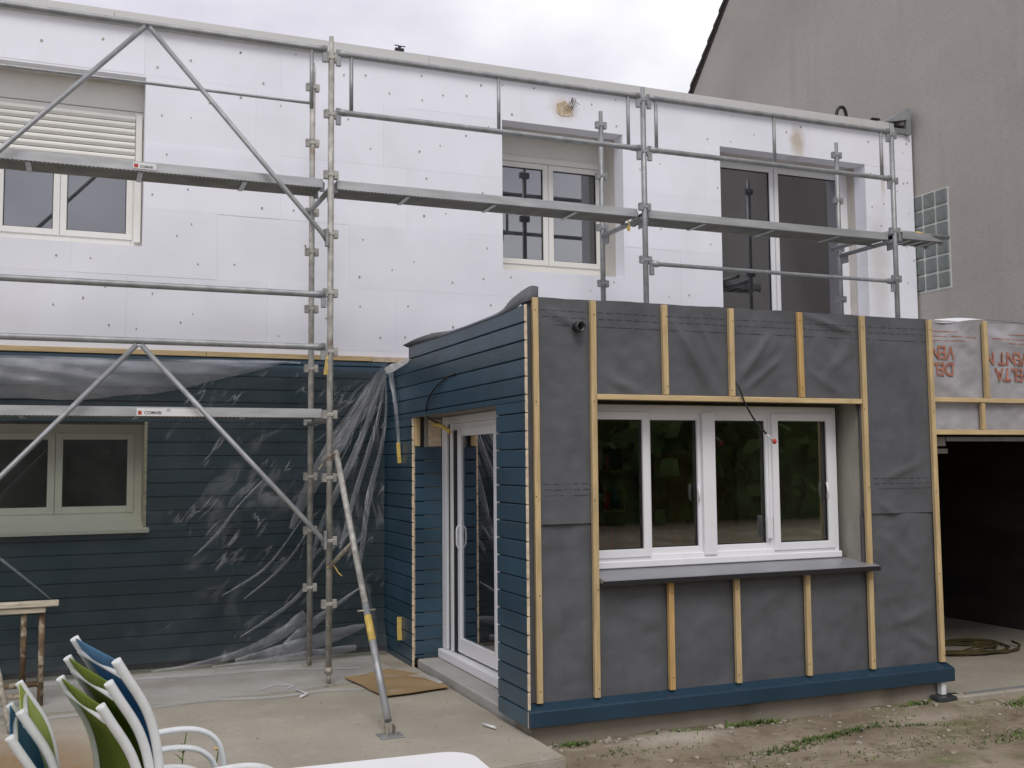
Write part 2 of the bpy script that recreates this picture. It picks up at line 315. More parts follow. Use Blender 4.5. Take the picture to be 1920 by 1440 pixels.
def sweep(bm, pts, r, n=8, mi=0, caps=True, flat=1.0, updir=None):
    pts = [Vector(p) for p in pts]; rings = []
    rr = r if isinstance(r, (list, tuple)) else [r]*len(pts)
    t0 = (pts[1]-pts[0]).normalized()
    a = Vector(updir) if updir else (Vector((0,0,1)) if abs(t0.z) < 0.9 else Vector((1,0,0)))
    nrm = (a - t0*a.dot(t0)).normalized()
    for i, p in enumerate(pts):
        t = (pts[min(i+1, len(pts)-1)] - pts[max(i-1, 0)]).normalized()
        nrm = (nrm - t*nrm.dot(t)).normalized(); b = t.cross(nrm)
        rings.append([bm.verts.new(p + (nrm*math.cos(k*2*math.pi/n) + b*flat*math.sin(k*2*math.pi/n))*rr[i]) for k in range(n)])
    for i in range(len(rings)-1):
        for k in range(n):
            f = bm.faces.new((rings[i][k], rings[i][(k+1)%n], rings[i+1][(k+1)%n], rings[i+1][k])); f.material_index = mi; f.smooth = True
    if caps:
        bm.faces.new(rings[0][::-1]).material_index = mi; bm.faces.new(rings[-1]).material_index = mi
def tube(name, pts, r, m_, parent=None, n=10, flat=1.0, updir=None):
    bm = bmesh.new(); sweep(bm, pts, r, n, flat=flat, updir=updir); return mesh_obj(name, bm, m_, parent)
def curve(pts, k=6):
    """Catmull-Rom through pts"""
    P = [Vector(p) for p in pts]; P = [P[0]*2-P[1]] + P + [P[-1]*2-P[-2]]; o = []
    for i in range(1, len(P)-2):
        for j in range(k):
            t = j/k; a, b, c, d = P[i-1], P[i], P[i+1], P[i+2]
            o.append(0.5*((2*b) + (c-a)*t + (2*a-5*b+4*c-d)*t*t + (3*b-a-3*c+d)*t**3))
    o.append(P[-2]); return o
def subtract(x0, x1, z0, z1, holes):
    rs = [(x0, x1, z0, z1)]
    for h0, h1, g0, g1 in holes:
        nr = []
        for a, b, c, d in rs:
            if h1 <= a or h0 >= b or g1 <= c or g0 >= d: nr.append((a, b, c, d)); continue
            if g0 > c: nr.append((a, b, c, g0))
            if g1 < d: nr.append((a, b, g1, d))
            lo, hi = max(c, g0), min(d, g1)
            if h0 > a: nr.append((a, h0, lo, hi))
            if h1 < b: nr.append((h1, b, lo, hi))
        rs = nr
    return [q for q in rs if q[1]-q[0] > 0.004 and q[3]-q[2] > 0.004]
def board(name, a0, a1, face, z0, z1, axis, parent, t=0.021, m_=('blue', 'raw'), c=0.0055):
    """one cladding board: axis 'x' faces -Y at y=face, axis 'y' faces -X at x=face; chamfered edges, pale end grain"""
    bm = bmesh.new(); j = random.uniform(-0.001, 0.001)
    prof = [(t, z0), (c*1.2, z0), (j, z0+c), (j, z1-c), (c*1.2, z1), (t, z1)]
    e = []
    for a in (a0, a1):
        e.append([bm.verts.new((a, face+d, z) if axis == 'x' else (face+d, a, z)) for d, z in prof])
    n = len(prof)
    for k in range(n): bm.faces.new((e[0][k], e[1][k], e[1][(k+1)%n], e[0][(k+1)%n]))
    for s in (e[0][::-1], e[1]): bm.faces.new(s).material_index = 1
    bmesh.ops.recalc_face_normals(bm, faces=bm.faces)
    return mesh_obj(name, bm, list(m_), parent)
def text_mesh(name, s, size, m_, parent, origin, xdir, ydir, extrude=0.0005, xs=1.0):
    cu = bpy.data.curves.new(name, 'FONT'); cu.body = s; cu.size = size; cu.extrude = extrude; cu.align_x = 'CENTER'; cu.align_y = 'CENTER'; cu.offset = size*0.022
    o = bpy.data.objects.new(name, cu); COL.objects.link(o)
    dg = bpy.context.evaluated_depsgraph_get(); me = bpy.data.meshes.new_from_object(o.evaluated_get(dg)); bpy.data.objects.remove(o)
    x = Vector(xdir).normalized(); y = Vector(ydir).normalized(); z = x.cross(y)
    mm = Matrix((x*xs, y, z)).transposed().to_4x4(); mm.translation = origin; me.transform(mm)
    me.materials.clear(); me.materials.append(M[m_])
    return link(bpy.data.objects.new(name, me), parent)
def fbm(x, y, z=0.0, o=4): return noise.fractal(Vector((x, y, z)), 1.0, 2.0, o)

YF, YE, XE, XG = 10.0, 6.48, 2.745, 9.58      # insulation face, extension front, extension side, neighbour's gable

# ------------------------------------------------------------------ ground and terrace
def gz(x, y):
    h = -0.085
    d = math.hypot(x-4.4, y-6.2)
    h += 0.02*fbm(x*0.9, y*0.9) + 0.012*fbm(x*3.1, y*3.1, 5)
    h += 0.045*math.exp(-((x-3.75)**2/0.35 + (y-6.25)**2/0.06))
    if x < 2.9: h = h*(1-min(1, (2.9-x)/0.6)) + (-0.05)*min(1, (2.9-x)/0.6)
    if x > 6.5: h = min(h, -0.06)
    return h
bm = bmesh.new()
def axis_pts(a, b, fine0, fine1, step, big):
    v = []; x = a
    while x < b-1e-6:
        v.append(x); x += step if fine0 <= x < fine1 else min(big, max(step, min(abs(x-fine0), abs(x-fine1))*0.7+step))
    v.append(b); return v
gx = axis_pts(-400, 400, -1.0, 10.0, 0.06, 120); gy = axis_pts(-400, 400, 2.5, 7.5, 0.06, 120)
grid = [[bm.verts.new((x, y, gz(x, y) if -2 < x < 11 and 1 < y < 8 else -0.085 - (0.1 if y > 8 else 0))) for x in gx] for y in gy]
for j in range(len(gy)-1):
    for i in range(len(gx)-1): bm.faces.new((grid[j][i], grid[j][i+1], grid[j+1][i+1], grid[j+1][i]))
g = mesh_obj('ground', bm, 'dirt', smooth=True); g['kind'] = 'structure'
# terrace slab, slightly worn edges
bm = bmesh.new()
top = [(-7, 9.99), (-7, 4.5)]
for k in range(30):
    x = -6.8 + k*(9.5/29); top.append((x, 5.93 - 0.09*(2.77-x) + 0.012*fbm(x*2, 0)))
top += [(2.775, 5.945), (2.785, 5.98), (2.785, 9.99)]
vt = [bm.verts.new((x, y, 0.0)) for x, y in top]; bm.faces.new(vt[::-1])
r = bmesh.ops.extrude_face_region(bm, geom=bm.faces[:])
bmesh.ops.translate(bm, vec=(0, 0, -0.25), verts=[v for v in r['geom'] if isinstance(v, bmesh.types.BMVert)])
bmesh.ops.recalc_face_normals(bm, faces=bm.faces)
bmesh.ops.bevel(bm, geom=[e for e in bm.edges if all(abs(v.co.z) < 1e-5 for v in e.verts)], offset=0.012, segments=2, affect='EDGES')
terr = mesh_obj('terrace', bm, 'concrete'); terr['kind'] = 'structure'
gs = box('garage_floor', 6.34, XG, 6.36, 13, -0.3, -0.045, 'concrete', bev=0.01); gs['kind'] = 'structure'

# ------------------------------------------------------------------ main house
house = thing('house', 'two-storey house with white insulation boards above and dark blue timber cladding below', 'house', (3, 10.4, 0))
W1 = (-1.92, 0.485, 3.79, 5.37); W2 = (4.02, 5.45, 3.80, 5.39); D3 = (6.71, 8.80, 3.05, 5.40); LW = (-1.86, 0.53, 1.24, 2.17)
XL = -3.4
bm = bmesh.new()
for q in subtract(XL, XG-0.03, -0.2, 5.8, [W1, W2, D3, LW]): add_box(bm, q[0], q[1], 10.205, 10.62, q[2], q[3])
mesh_obj('masonry_wall', bm, 'plaster', house)
box('roof', XL, XG-0.03, 10.205, 16, 5.6, 5.8, 'zinc', house)
boxes('side_wall', [(XL, XL+0.3, 10.63, 16, -0.2, 5.59), (XL, XG-0.03, 15.7, 16, -0.2, 5.59)], 'render', house)
# insulation boards, each its own piece
rows = [(2.845, 2.90, 0.9), (2.90, 3.52, 0.35), (3.52, 4.14, 1.14), (4.14, 4.76, 0.47), (4.76, 5.39, 0.23), (5.39, 5.86, 0.47)]
spots = []
for z0, z1, off in rows:
    x = off
    while x > XL: x -= 1.255
    while x < 9.55:
        a, b = max(x, XL), min(x+1.255, 9.55)
        if b-a > 0.03:
            rc = subtract(a+0.0004, b-0.0004, z0+0.0004, z1-0.0004, [W1, W2, D3])
            if rc:
                dy = random.uniform(-0.0016, 0.0016); bm = bmesh.new()
                for q in rc: add_box(bm, q[0], q[1], YF+dy, 10.2, q[2], q[3])
                mesh_obj('insulation_panel', bm, 'eps', house)
                if z1-z0 > 0.3:
                    for fx, fz in ((0.12, 0.22), (0.88, 0.2), (0.5, 0.5), (0.14, 0.8), (0.86, 0.78), (0.34, 0.36), (0.68, 0.66)):
                        px, pz = a+(b-a)*(fx+random.uniform(-.05, .05)), z0+(z1-z0)*(fz+random.uniform(-.07, .07))
                        if random.random() < 0.62 and any(q[0]+.03 < px < q[1]-.03 and q[2]+.03 < pz < q[3]-.03 for q in rc): spots.append((px, pz, YF+dy))
        x += 1.255
bm = bmesh.new()
for px, pz, y in spots:                              # plugged anchor holes
    r_ = random.uniform(0.006, 0.012); n = 7
    c0 = bm.verts.new((px, y-0.0012, pz)); rg = [bm.verts.new((px+math.cos(k*2*math.pi/n)*r_*random.uniform(.7, 1.2), y-0.004, pz+math.sin(k*2*math.pi/n)*r_*random.uniform(.8, 1.5))) for k in range(n)]
    for k in range(n): bm.faces.new((c0, rg[(k+1) % n], rg[k]))
    rb = [bm.verts.new((v.co.x, y+0.003, v.co.z)) for v in rg]
    for k in range(n): bm.faces.new((rg[k], rg[(k+1) % n], rb[(k+1) % n], rb[k]))
o = mesh_obj('anchor_plugs', bm, 'dimple', house); o['kind'] = 'stuff'
# hacked-out hole with loose wires over the right-hand window, and scuffs
bm = bmesh.new(); n = 13
for cx, cz, rx, rz, d in ((4.74, 5.585, 0.10, 0.085, 0.0035),):
    c0 = bm.verts.new((cx, YF-d+0.002, cz)); rg = []
    for k in range(n):
        a = k*2*math.pi/n; q = random.uniform(.75, 1.25); rg.append(bm.verts.new((cx+math.cos(a)*rx*q, YF-d-0.003, cz+math.sin(a)*rz*q)))
    for k in range(n): bm.faces.new((c0, rg[(k+1) % n], rg[k]))
hole = mesh_obj('chipped_patch', bm, 'foam_cut', house)
for k in range(4):
    x = 4.74+0.03*k; tube('wire', curve([(x, 9.99, 5.56+.01*k), (x+.03, 9.95, 5.63+.02*k), (x+.06-.03*k, 9.93, 5.66+.012*k), (x+.07, 9.94, 5.58+.02*k)], 4), 0.0028, 'cable', house, 5)
# metal capping
bm = bmesh.new(); prof = [(9.955, 5.83), (9.935, 5.835), (9.945, 5.945), (9.99, 5.962), (10.6, 5.99), (10.6, 5.83), (9.975, 5.83)]
for a, b in ((XL-.1, 0.2), (0.203, 3.2), (3.203, 6.2), (6.203, 8.72), (8.724, 9.22)):
    e = [[bm.verts.new((x, y, z)) for y, z in prof] for x in (a, b)]
    for k in range(len(prof)): bm.faces.new((e[0][k], e[1][k], e[1][(k+1) % 7], e[0][(k+1) % 7]))
    bm.faces.new(e[0][::-1]); bm.faces.new(e[1])
bmesh.ops.recalc_face_normals(bm, faces=bm.faces)
mesh_obj('roof_capping', bm, 'coping', house)
bm = bmesh.new()
add_box(bm, 9.225, 9.50, 9.96, 10.3, 5.84, 5.90); add_box(bm, 9.43, 9.50, 9.95, 9.99, 5.83, 6.16)
for tri in (((9.10, 9.97, 5.955), (9.46, 9.94, 6.17), (9.46, 9.94, 6.02)),):
    a = [bm.verts.new(p) for p in tri]; b = [bm.verts.new((p[0], p[1]+.5, p[2]-.02)) for p in tri]
    bm.faces.new(a); bm.faces.new(b[::-1])
    for k in range(3): bm.faces.new((a[k], a[(k+1) % 3], b[(k+1) % 3], b[k]))
mesh_obj('end_flashing', bm, 'zinc', house)
boxes('gap_shade', [(8.90, 9.02, 9.951, 9.99, 5.964, 5.985), (9.24, 9.42, 9.98, 10.1, 5.925, 5.95)], 'black', house)  # black boxes put in as the shade of gaps at the capping end
tube('conduit_hoop', curve([(8.44, 10.05, 5.9), (8.44, 10.05, 6.02), (8.49, 10.05, 6.09), (8.56, 10.06, 6.09), (8.60, 10.07, 6.01), (8.60, 10.07, 5.9)], 5), 0.021, 'black', house, 8)
boxes('roof_bracket', [(2.86, 2.95, 9.98, 10.02, 5.97, 5.995), (2.89, 2.92, 9.985, 10.0, 5.995, 6.02), (2.85, 2.90, 9.985, 9.99, 6.015, 6.025), (2.91, 2.965, 9.985, 9.99, 6.012, 6.022)], 'cable', house, join=True)

def make_window(parent, X0, X1, z0, z1, Y, panes, fm='pvc', pm='pane', depth=0.07, box_h=0.0, slats=None, sash=0.055, bot=0.0):
    """outer frame is the part; sashes, panes, shutter pieces are its sub-parts. panes: list of glass rects"""
    fr = 0.06; bm = bmesh.new()
    zt = z1-box_h; g_ = sash-.012
    l_, r_, b_, t_ = min(p[0] for p in panes)-g_, max(p[1] for p in panes)+g_, min(p[2] for p in panes)-g_, max(p[3] for p in panes)+g_
    if slats: t_ = zt-fr
    add_box(bm, X0, l_, Y, Y+depth, z0, zt, bev=0.004); add_box(bm, r_, X1, Y, Y+depth, z0, zt, bev=0.004)
    add_box(bm, l_, r_, Y+.002, Y+depth, min(t_, zt-.02), zt, bev=0.004); add_box(bm, l_, r_, Y+.002, Y+depth, z0, b_, bev=0.004)
    for p, q in zip(panes[:-1], panes[1:]): add_box(bm, p[1]+g_*.5, q[0]-g_*.5, Y+.012, Y+depth, b_, t_)
    w = mesh_obj('window', bm, fm, parent)
    for (a, b, c, d, off) in panes:
        s = sash; bm = bmesh.new(); y0, y1 = Y-0.012+off, Y+0.04+off
        add_box(bm, a-s, a, y0, y1, c-s, d+s, bev=.004); add_box(bm, b, b+s, y0, y1, c-s, d+s, bev=.004)
        add_box(bm, a, b, y0+.001, y1, c-s, c, bev=.003); add_box(bm, a, b, y0+.001, y1, d, d+s, bev=.003)
        mesh_obj('sash', bm, fm, w)
        boxes('gasket', [(a, a+.007, y0+.02, y0+.03, c, d), (b-.007, b, y0+.02, y0+.03, c, d), (a+.007, b-.007, y0+.02, y0+.03, c, c+.007), (a+.007, b-.007, y0+.02, y0+.03, d-.007, d)], 'rubber', w, join=True)
        box('pane', a, b, y0+.031, y0+.037, c, d, pm, w)
    if box_h:
        bm = bmesh.new(); add_box(bm, X0, X1, Y-0.005, Y+.2, zt+.004, z1, bev=.004); mesh_obj('shutter_box', bm, fm, w)
    if slats:
        s0, s1, zb, ztp, pitch = slats; k = 0; z = ztp
        while z-pitch > zb:
            bm = bmesh.new(); pr = [(Y-.028, z-pitch+.003), (Y-.045, z-pitch*.62), (Y-.045, z-pitch*.38), (Y-.026, z-.003), (Y-.02, z-.003), (Y-.02, z-pitch+.003)]
            e = [[bm.verts.new((x, y, zz)) for y, zz in pr] for x in (s0, s1)]
            for q in range(6): bm.faces.new((e[0][q], e[1][q], e[1][(q+1) % 6], e[0][(q+1) % 6]))
            bm.faces.new(e[0][::-1]); bm.faces.new(e[1]); bmesh.ops.recalc_face_normals(bm, faces=bm.faces)
            mesh_obj('shutter_slat', bm, fm, w); z -= pitch
    return w
def room(parent, x0, x1, y0, y1, z0, z1, m_='room', name='room_lining', skip=()):
    bm = bmesh.new(); t = 0.05
    L_ = {'l': (x0-t, x0, y0, y1, z0, z1), 'r': (x1, x1+t, y0, y1, z0, z1), 'b': (x0, x1, y1, y1+t, z0, z1), 'f': (x0, x1, y0, y1, z0-t, z0), 't': (x0, x1, y0, y1, z1, z1+t)}
    for k, v in L_.items():
        if k not in skip: add_box(bm, *v)
    return mesh_obj(name, bm, m_, parent)
# upper left window with its roller shutter half down
w = make_window(house, W1[0]-.02, W1[1]+.005, 3.775, 5.39, 10.28, [(-1.78, -0.80, 3.95, 4.62, 0), (-0.69, -0.28, 3.95, 4.62, 0), (-0.165, 0.345, 3.95, 4.62, 0)], pm='pane_sky', box_h=0.27, slats=(-1.84, 0.41, 4.12+.35, 5.075, 0.0635), sash=0.056)
boxes('shutter_rail', [(0.415, 0.47, 10.225, 10.28, 3.87, 5.08), (-1.9, -1.85, 10.225, 10.28, 3.87, 5.08)], 'pvc', w)
room(house, W1[0], W1[1], 10.63, 11.6, 3.7, 5.5)
# window over the extension
w = make_window(house, W2[0]-.02, W2[1]+.005, 3.785, 5.41, 10.50, [(4.12, 4.705, 4.03, 5.055, 0), (4.83, 5.365, 4.03, 5.055, 0)], pm='pane_sky', box_h=0.245, sash=0.06, bot=0.06)
box('shutter_end_bar', 4.05, 5.42, 10.465, 10.49, 5.115, 5.175, 'pvc', w, .004)
room(house, W2[0], W2[1], 10.63, 11.6, 3.7, 5.5)
# tall glazed door
w = make_window(house, D3[0]-.02, D3[1]+.005, 3.03, 5.41, 10.34, [(6.80, 7.63, 3.2, 5.27, 0), (7.755, 8.675, 3.2, 5.27, 0.0)], fm='pvc_white', pm='pane_sky', sash=0.055)
w.name = 'glazed_door'
box('interior_blind', 6.75, 8.75, 10.44, 10.45, 3.12, 5.33, 'screen', w)
room(house, D3[0], D3[1], 10.63, 11.6, 3.0, 5.5)
# lower window
w = make_window(house, LW[0]-.02, LW[1]+.005, 1.30, 2.185, 10.36, [(-1.72, -0.80, 1.43, 2.04, 0), (-0.70, -0.275, 1.43, 2.04, 0), (-0.15, 0.40, 1.43, 2.04, 0)], fm='pvc', pm='pane_room', sash=0.06)
room(house, LW[0], LW[1], 10.63, 11.6, 1.1, 2.3)
bm = bmesh.new(); e = [[bm.verts.new((x, y, z)) for y, z in ((9.905, 1.205), (9.905, 1.235), (10.36, 1.325), (10.36, 1.21))] for x in (-2.0, 0.575)]
for k in range(4): bm.faces.new((e[0][k], e[1][k], e[1][(k+1) % 4], e[0][(k+1) % 4]))
bm.faces.new(e[0][::-1]); bm.faces.new(e[1]); bmesh.ops.recalc_face_normals(bm, faces=bm.faces); mesh_obj('window_sill', bm, 'pvc', w)
boxes('reveal_lining', [(LW[1]-.004, LW[1]+.02, 9.965, 10.36, 1.24, 2.19)], 'old_wood', w)
# starter batten and lower cladding
for a, b in ((XL, -1.0), (-0.998, 1.05), (1.052, 2.62)):
    box('starter_batten', a, b, 9.955, 10.0, 2.795, 2.842, 'batten_h', house, .003)
box('starter_batten', 2.622, 3.6, 9.962, 10.0, 2.79, 2.842, 'raw', house, .003)
box('cladding_backing', XL, 2.9, 9.993, 10.2, 0.0, 2.79, 'black', house) if False else None
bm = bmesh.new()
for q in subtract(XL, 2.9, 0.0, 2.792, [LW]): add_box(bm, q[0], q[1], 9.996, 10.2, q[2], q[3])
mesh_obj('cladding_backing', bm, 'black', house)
PITCHB = 0.1225
zt = 2.792; z = 2.74; k = 0; zs = []
zz = [2.792] + [2.74-PITCHB*i for i in range(23)]
for i in range(len(zz)-1):
    z1_, z0_ = zz[i]-.0028, zz[i+1]+.0028
    if z0_ < 0.015: z0_ = 0.015
    if z1_-z0_ < .02: continue
    for q in subtract(XL, 2.775, z0_, z1_, [(LW[0], LW[1]+.02, LW[2]-.03, LW[3]+.02)]):
        if q[3]-q[2] > 0.015:
            cut = random.uniform(-2.2, 2.0)
            if q[0]+.5 < cut < q[1]-.5:
                board('cladding_board', q[0], cut-.0015, 9.968, q[2], q[3], 'x', house); board('cladding_board', cut+.0015, q[1], 9.968+random.uniform(-.0015, .0015), q[2], q[3], 'x', house)
            else: board('cladding_board', q[0], q[1], 9.968, q[2], q[3], 'x', house)

# ------------------------------------------------------------------ extension
ext = thing('house_extension', 'flat-roofed house extension with blue boarded side and battened grey membrane front', 'extension', (4.5, 8, 0))
EW = (3.30, 5.60, 1.0, 2.238)
bm = bmesh.new()
for q in subtract(2.86, 6.30, 0.05, 2.72, [EW]): add_box(bm, q[0], q[1], 6.56, 6.80, q[2], q[3])
mesh_obj('front_wall', bm, 'greyconc', ext)
bm = bmesh.new()
for q in subtract(6.803, 9.955, 0.0, 2.6, [(6.98, 9.05, -.1, 2.215)]): add_box(bm, 2.86, 3.10, q[0], q[1], q[2], q[3])
mesh_obj('side_wall', bm, 'greyconc', ext)
box('party_wall', 6.10, 6.30, 6.803, 9.955, 0.0, 2.6, 'greyconc', ext)
box('roof', 2.84, 6.32, 6.57, 9.95, 2.603, 2.715, 'zinc', ext)
room(ext, 3.11, 6.09, 6.81, 9.9, 0.02, 2.55, 'room_green', skip=('l', 'x'))
# things seen dimly through the glass
bk = boxes('bookcase', [(4.62, 4.65, 9.5, 9.85, 0.03, 2.0)], 'shelfwood', ext); boxes('bookcase', [(5.12, 5.15, 9.5, 9.85, 0.03, 2.0)], 'shelfwood', ext)
for z in (.1, .5, .9, 1.3, 1.7, 1.98):
    box('shelf', 4.652, 5.118, 9.5, 9.84, z-.012, z+.012, 'shelfwood', ext)
for z in (.513, .913, 1.313, 1.713):
    x = 4.66
    while x < 5.07:
        w_ = random.uniform(.02, .05); h__ = random.uniform(.16, .24)
        if random.random() < .85: box('book', x, x+w_*.94, 9.56, 9.80, z, z+h__, random.choice(['sling_blue', 'red', 'pipe', 'plaster', 'room']), ext)
        x += w_
box('desk', 3.3, 4.4, 7.6, 8.3, .72, .75, 'shelfwood', ext); box('cabinet', 5.5, 6.05, 8.9, 9.85, .03, 1.9, 'shelfwood', ext)
box('desk_screen', 3.45, 3.95, 7.9, 7.93, .80, 1.15, 'black', ext); box('chair_back', 4.0, 4.35, 7.3, 7.36, .75, 1.12, 'pipe', ext)
# concrete footing and step
box('footing', 2.788, 6.30, 6.515, 6.795, -0.4, 0.10, 'plinth', ext)
bm = bmesh.new(); add_box(bm, 2.795, 3.2, 6.56, 9.06, -0.3, 0.072, bev=.012); mesh_obj('door_step', bm, 'step', ext)
# boarded side wall
zz = [2.862] + [2.74-PITCHB*i for i in range(23)]
for i in range(len(zz)-1):
    z1_, z0_ = zz[i]-.0028, zz[i+1]+.0028
    if z1_ < 0.08: continue
    z0_ = max(z0_, 0.055)
    far = 9.15 if i < 1 else 9.965
    segs = subtract(6.455, far, z0_, z1_, [(6.985, 9.055, -1, 2.205)])
    for q in segs:
        board('cladding_board', q[0], q[1], XE, q[2], q[3], 'y', ext)
board('cladding_board', 9.058, 9.965, XE, 0.0, 0.052, 'y', ext)
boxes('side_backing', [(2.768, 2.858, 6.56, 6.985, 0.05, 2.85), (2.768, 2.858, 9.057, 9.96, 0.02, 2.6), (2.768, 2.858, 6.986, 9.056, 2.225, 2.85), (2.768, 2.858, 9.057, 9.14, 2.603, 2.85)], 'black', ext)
box('corner_membrane', 2.768, 2.862, 6.525, 6.555, 0.2, 2.90, 'membrane', ext)
# far reveal of the door opening: boards facing the camera, bare timber and block above
for i in range(16):
    z1_, z0_ = 1.945-PITCHB*i-.004, 1.945-PITCHB*(i+1)+.004
    if z0_ < .01: z0_ = .08
    if z1_-z0_ > .02: board('reveal_board', 2.768, 3.02, 9.035, z0_, z1_, 'x', ext)
box('reveal_lath', 2.768, 2.82, 9.04, 9.056, 1.95, 2.205, 'batten', ext, .002)
box('reveal_block', 2.90, 3.02, 9.045, 9.057, 1.95, 2.19, 'raw', ext, .002)
box('lintel_board', 2.767, 3.04, 6.99, 9.05, 2.212, 2.222, 'room', ext)
# sliding patio door: frame at x=3.04
bm = bmesh.new(); X = 3.035
add_box(bm, X-.015, X+.07, 8.905, 9.03, 0.16, 2.21, bev=.004); add_box(bm, X+.0, X+.06, 8.79, 8.85, .16, 2.15, bev=.003)
add_box(bm, X-.015, X+.07, 6.93, 7.0, 0.16, 2.21, bev=.004)
add_box(bm, X-.012, X+.07, 7.0, 8.905, 2.145, 2.208, bev=.004); add_box(bm, X+.02, X+.07, 7.0, 8.79, 2.085, 2.143, bev=.003)
add_box(bm, X-.06, X+.08, 6.94, 9.03, 0.075, 0.155, bev=.008)
pd = mesh_obj('patio_door', bm, 'pvc_white', ext)
box('track_channel', X+.062, X+.075, 7.0, 8.94, .16, 2.09, 'rubber', pd) if False else None
boxes('track_seal', [(X+.006, X+.012, 8.852, 8.904, .16, 2.14), (X+.012, X+.018, 8.69, 8.788, .16, 2.08)], 'rubber', pd)
for (a, b, off) in ((7.77, 8.685, 0.03), (6.95, 7.80, 0.075)):
    s = .07; x0, x1 = X+off-.02, X+off+.02
    bm = bmesh.new(); add_box(bm, x0, x1, b-s, b, .175, 2.10, bev=.004); add_box(bm, x0, x1, a, a+s*.7, .175, 2.10, bev=.004)
    add_box(bm, x0, x1, a+s*.7, b-s, .175, .30, bev=.004); add_box(bm, x0, x1, a+s*.7, b-s, 2.03, 2.10, bev=.004)
    mesh_obj('door_sash', bm, 'pvc_white', pd)
    box('pane', x0+.016, x0+.022, a+s*.7, b-s, .30, 2.03, 'pane_room', pd)
tube('door_handle', curve([(X+.01, 8.65, 1.06), (X-.012, 8.64, 1.09), (X-.016, 8.635, 1.16), (X-.012, 8.64, 1.23), (X+.01, 8.65, 1.26)], 4), .008, 'pvc_white', pd, 6)
# loose cables and fittings
tube('cable', curve([(2.742, 7.85, 2.505), (2.735, 8.10, 2.485), (2.725, 8.40, 2.395), (2.735, 8.60, 2.27), (2.79, 8.70, 2.19), (2.90, 8.72, 2.14)], 6), .007, 'cable', ext, 6)
tube('connector', curve([(2.87, 8.80, 2.13), (2.89, 8.70, 2.125), (2.91, 8.58, 2.09), (2.92, 8.52, 2.06)], 3), .020, 'yellow', ext, 6)
# front window
w = make_window(ext, 3.275, 5.545, 1.02, 2.21, 6.735, [(3.335, 3.79, 1.165, 2.10, 0), (3.875, 4.275, 1.165, 2.10, 0.035), (4.435, 4.885, 1.165, 2.10, 0.035), (4.985, 5.445, 1.165, 2.10, 0)], fm='pvc_white', pm='pane_room', sash=0.058)
box('centre_post', 4.30, 4.41, 6.722, 6.745, 1.10, 2.16, 'pvc_white', w, .003)
box('frame_base', 3.275, 5.545, 6.70, 6.735, 1.035, 1.085, 'pvc_white', w, .006)
box('vent_card', 4.865, 4.915, 6.725, 6.733, 1.20, 1.37, 'white_strip', w, .002) 
tube('sash_handle', [(4.262, 6.735, 1.50), (4.262, 6.72, 1.55), (4.262, 6.735, 1.62)], .009, 'pvc_white', w, 6)
tube('sash_handle', [(5.43, 6.72, 1.50), (5.43, 6.705, 1.55), (5.43, 6.72, 1.62)], .009, 'pvc_white', w, 6)
bm = bmesh.new(); e = [[bm.verts.new((x, y, z)) for y, z in ((6.425, .955), (6.42, .985), (6.43, .99), (6.71, 1.03), (6.71, 1.0), (6.45, .965))] for x in (3.305, 5.66)]
for k in range(6): bm.faces.new((e[0][k], e[1][k], e[1][(k+1) % 6], e[0][(k+1) % 6]))
bm.faces.new(e[0][::-1]); bm.faces.new(e[1]); bmesh.ops.recalc_face_normals(bm, faces=bm.faces); mesh_obj('window_sill', bm, 'sill_metal', w)
box('window_sill_edge', 3.29, 5.665, 6.414, 6.4195, .95, .984, 'black', w, .001)

# membrane sheets, wrinkled between the battens
BX = [2.842, 3.277, 3.856, 4.418, 5.037, 5.627, 6.312]
def membrane(name, x0, x1, z0, z1, y, holes, m_, parent, folds=(), nx=150, nz=90, topwave=0.0, seed=0.0, amp=0.006, pins=BX, ripple_top=0.0):
    bm = bmesh.new(); g_ = {}
    for j in range(nz+1):
        for i in range(nx+1):
            x = x0+(x1-x0)*i/nx; t = j/nz; zt_ = z1 + topwave*fbm(x*2.3, seed)
            z = z0+(zt_-z0)*t
            d = min(abs(x-b) for b in pins); s = min(1, d/0.09); s = s*s*(3-2*s)
            h = amp*fbm(x*3+seed, z*3, seed)*1.2 + amp*0.5*fbm(x*9, z*9+seed)
            for (fx, fz, ux, uz, wd, a, ln) in folds:
                al = (x-fx)*ux+(z-fz)*uz; pe = -(x-fx)*uz+(z-fz)*ux
                if 0 < al < ln: h += a*math.exp(-(pe/wd)**2)*math.sin(math.pi*al/ln)
            if ripple_top: h += ripple_top*max(0, (t-.8)/.2)**2*math.sin(x*9+seed)
            h = max(-0.007, min(0.042, h*1.1))
            g_[i, j] = (x, y - s*h, z)
    vv = {}
    def V(i, j):
        if (i, j) not in vv: vv[i, j] = bm.verts.new(g_[i, j])
        return vv[i, j]
    for j in range(nz):
        for i in range(nx):
            cx, cz = x0+(x1-x0)*(i+.5)/nx, z0+(z1-z0)*(j+.5)/nz
            if any(h0 < cx < h1 and g0 < cz < g1 for h0, h1, g0, g1 in holes): continue
            f = bm.faces.new((V(i, j), V(i+1, j), V(i+1, j+1), V(i, j+1))); f.smooth = True
    return mesh_obj(name, bm, m_, parent)
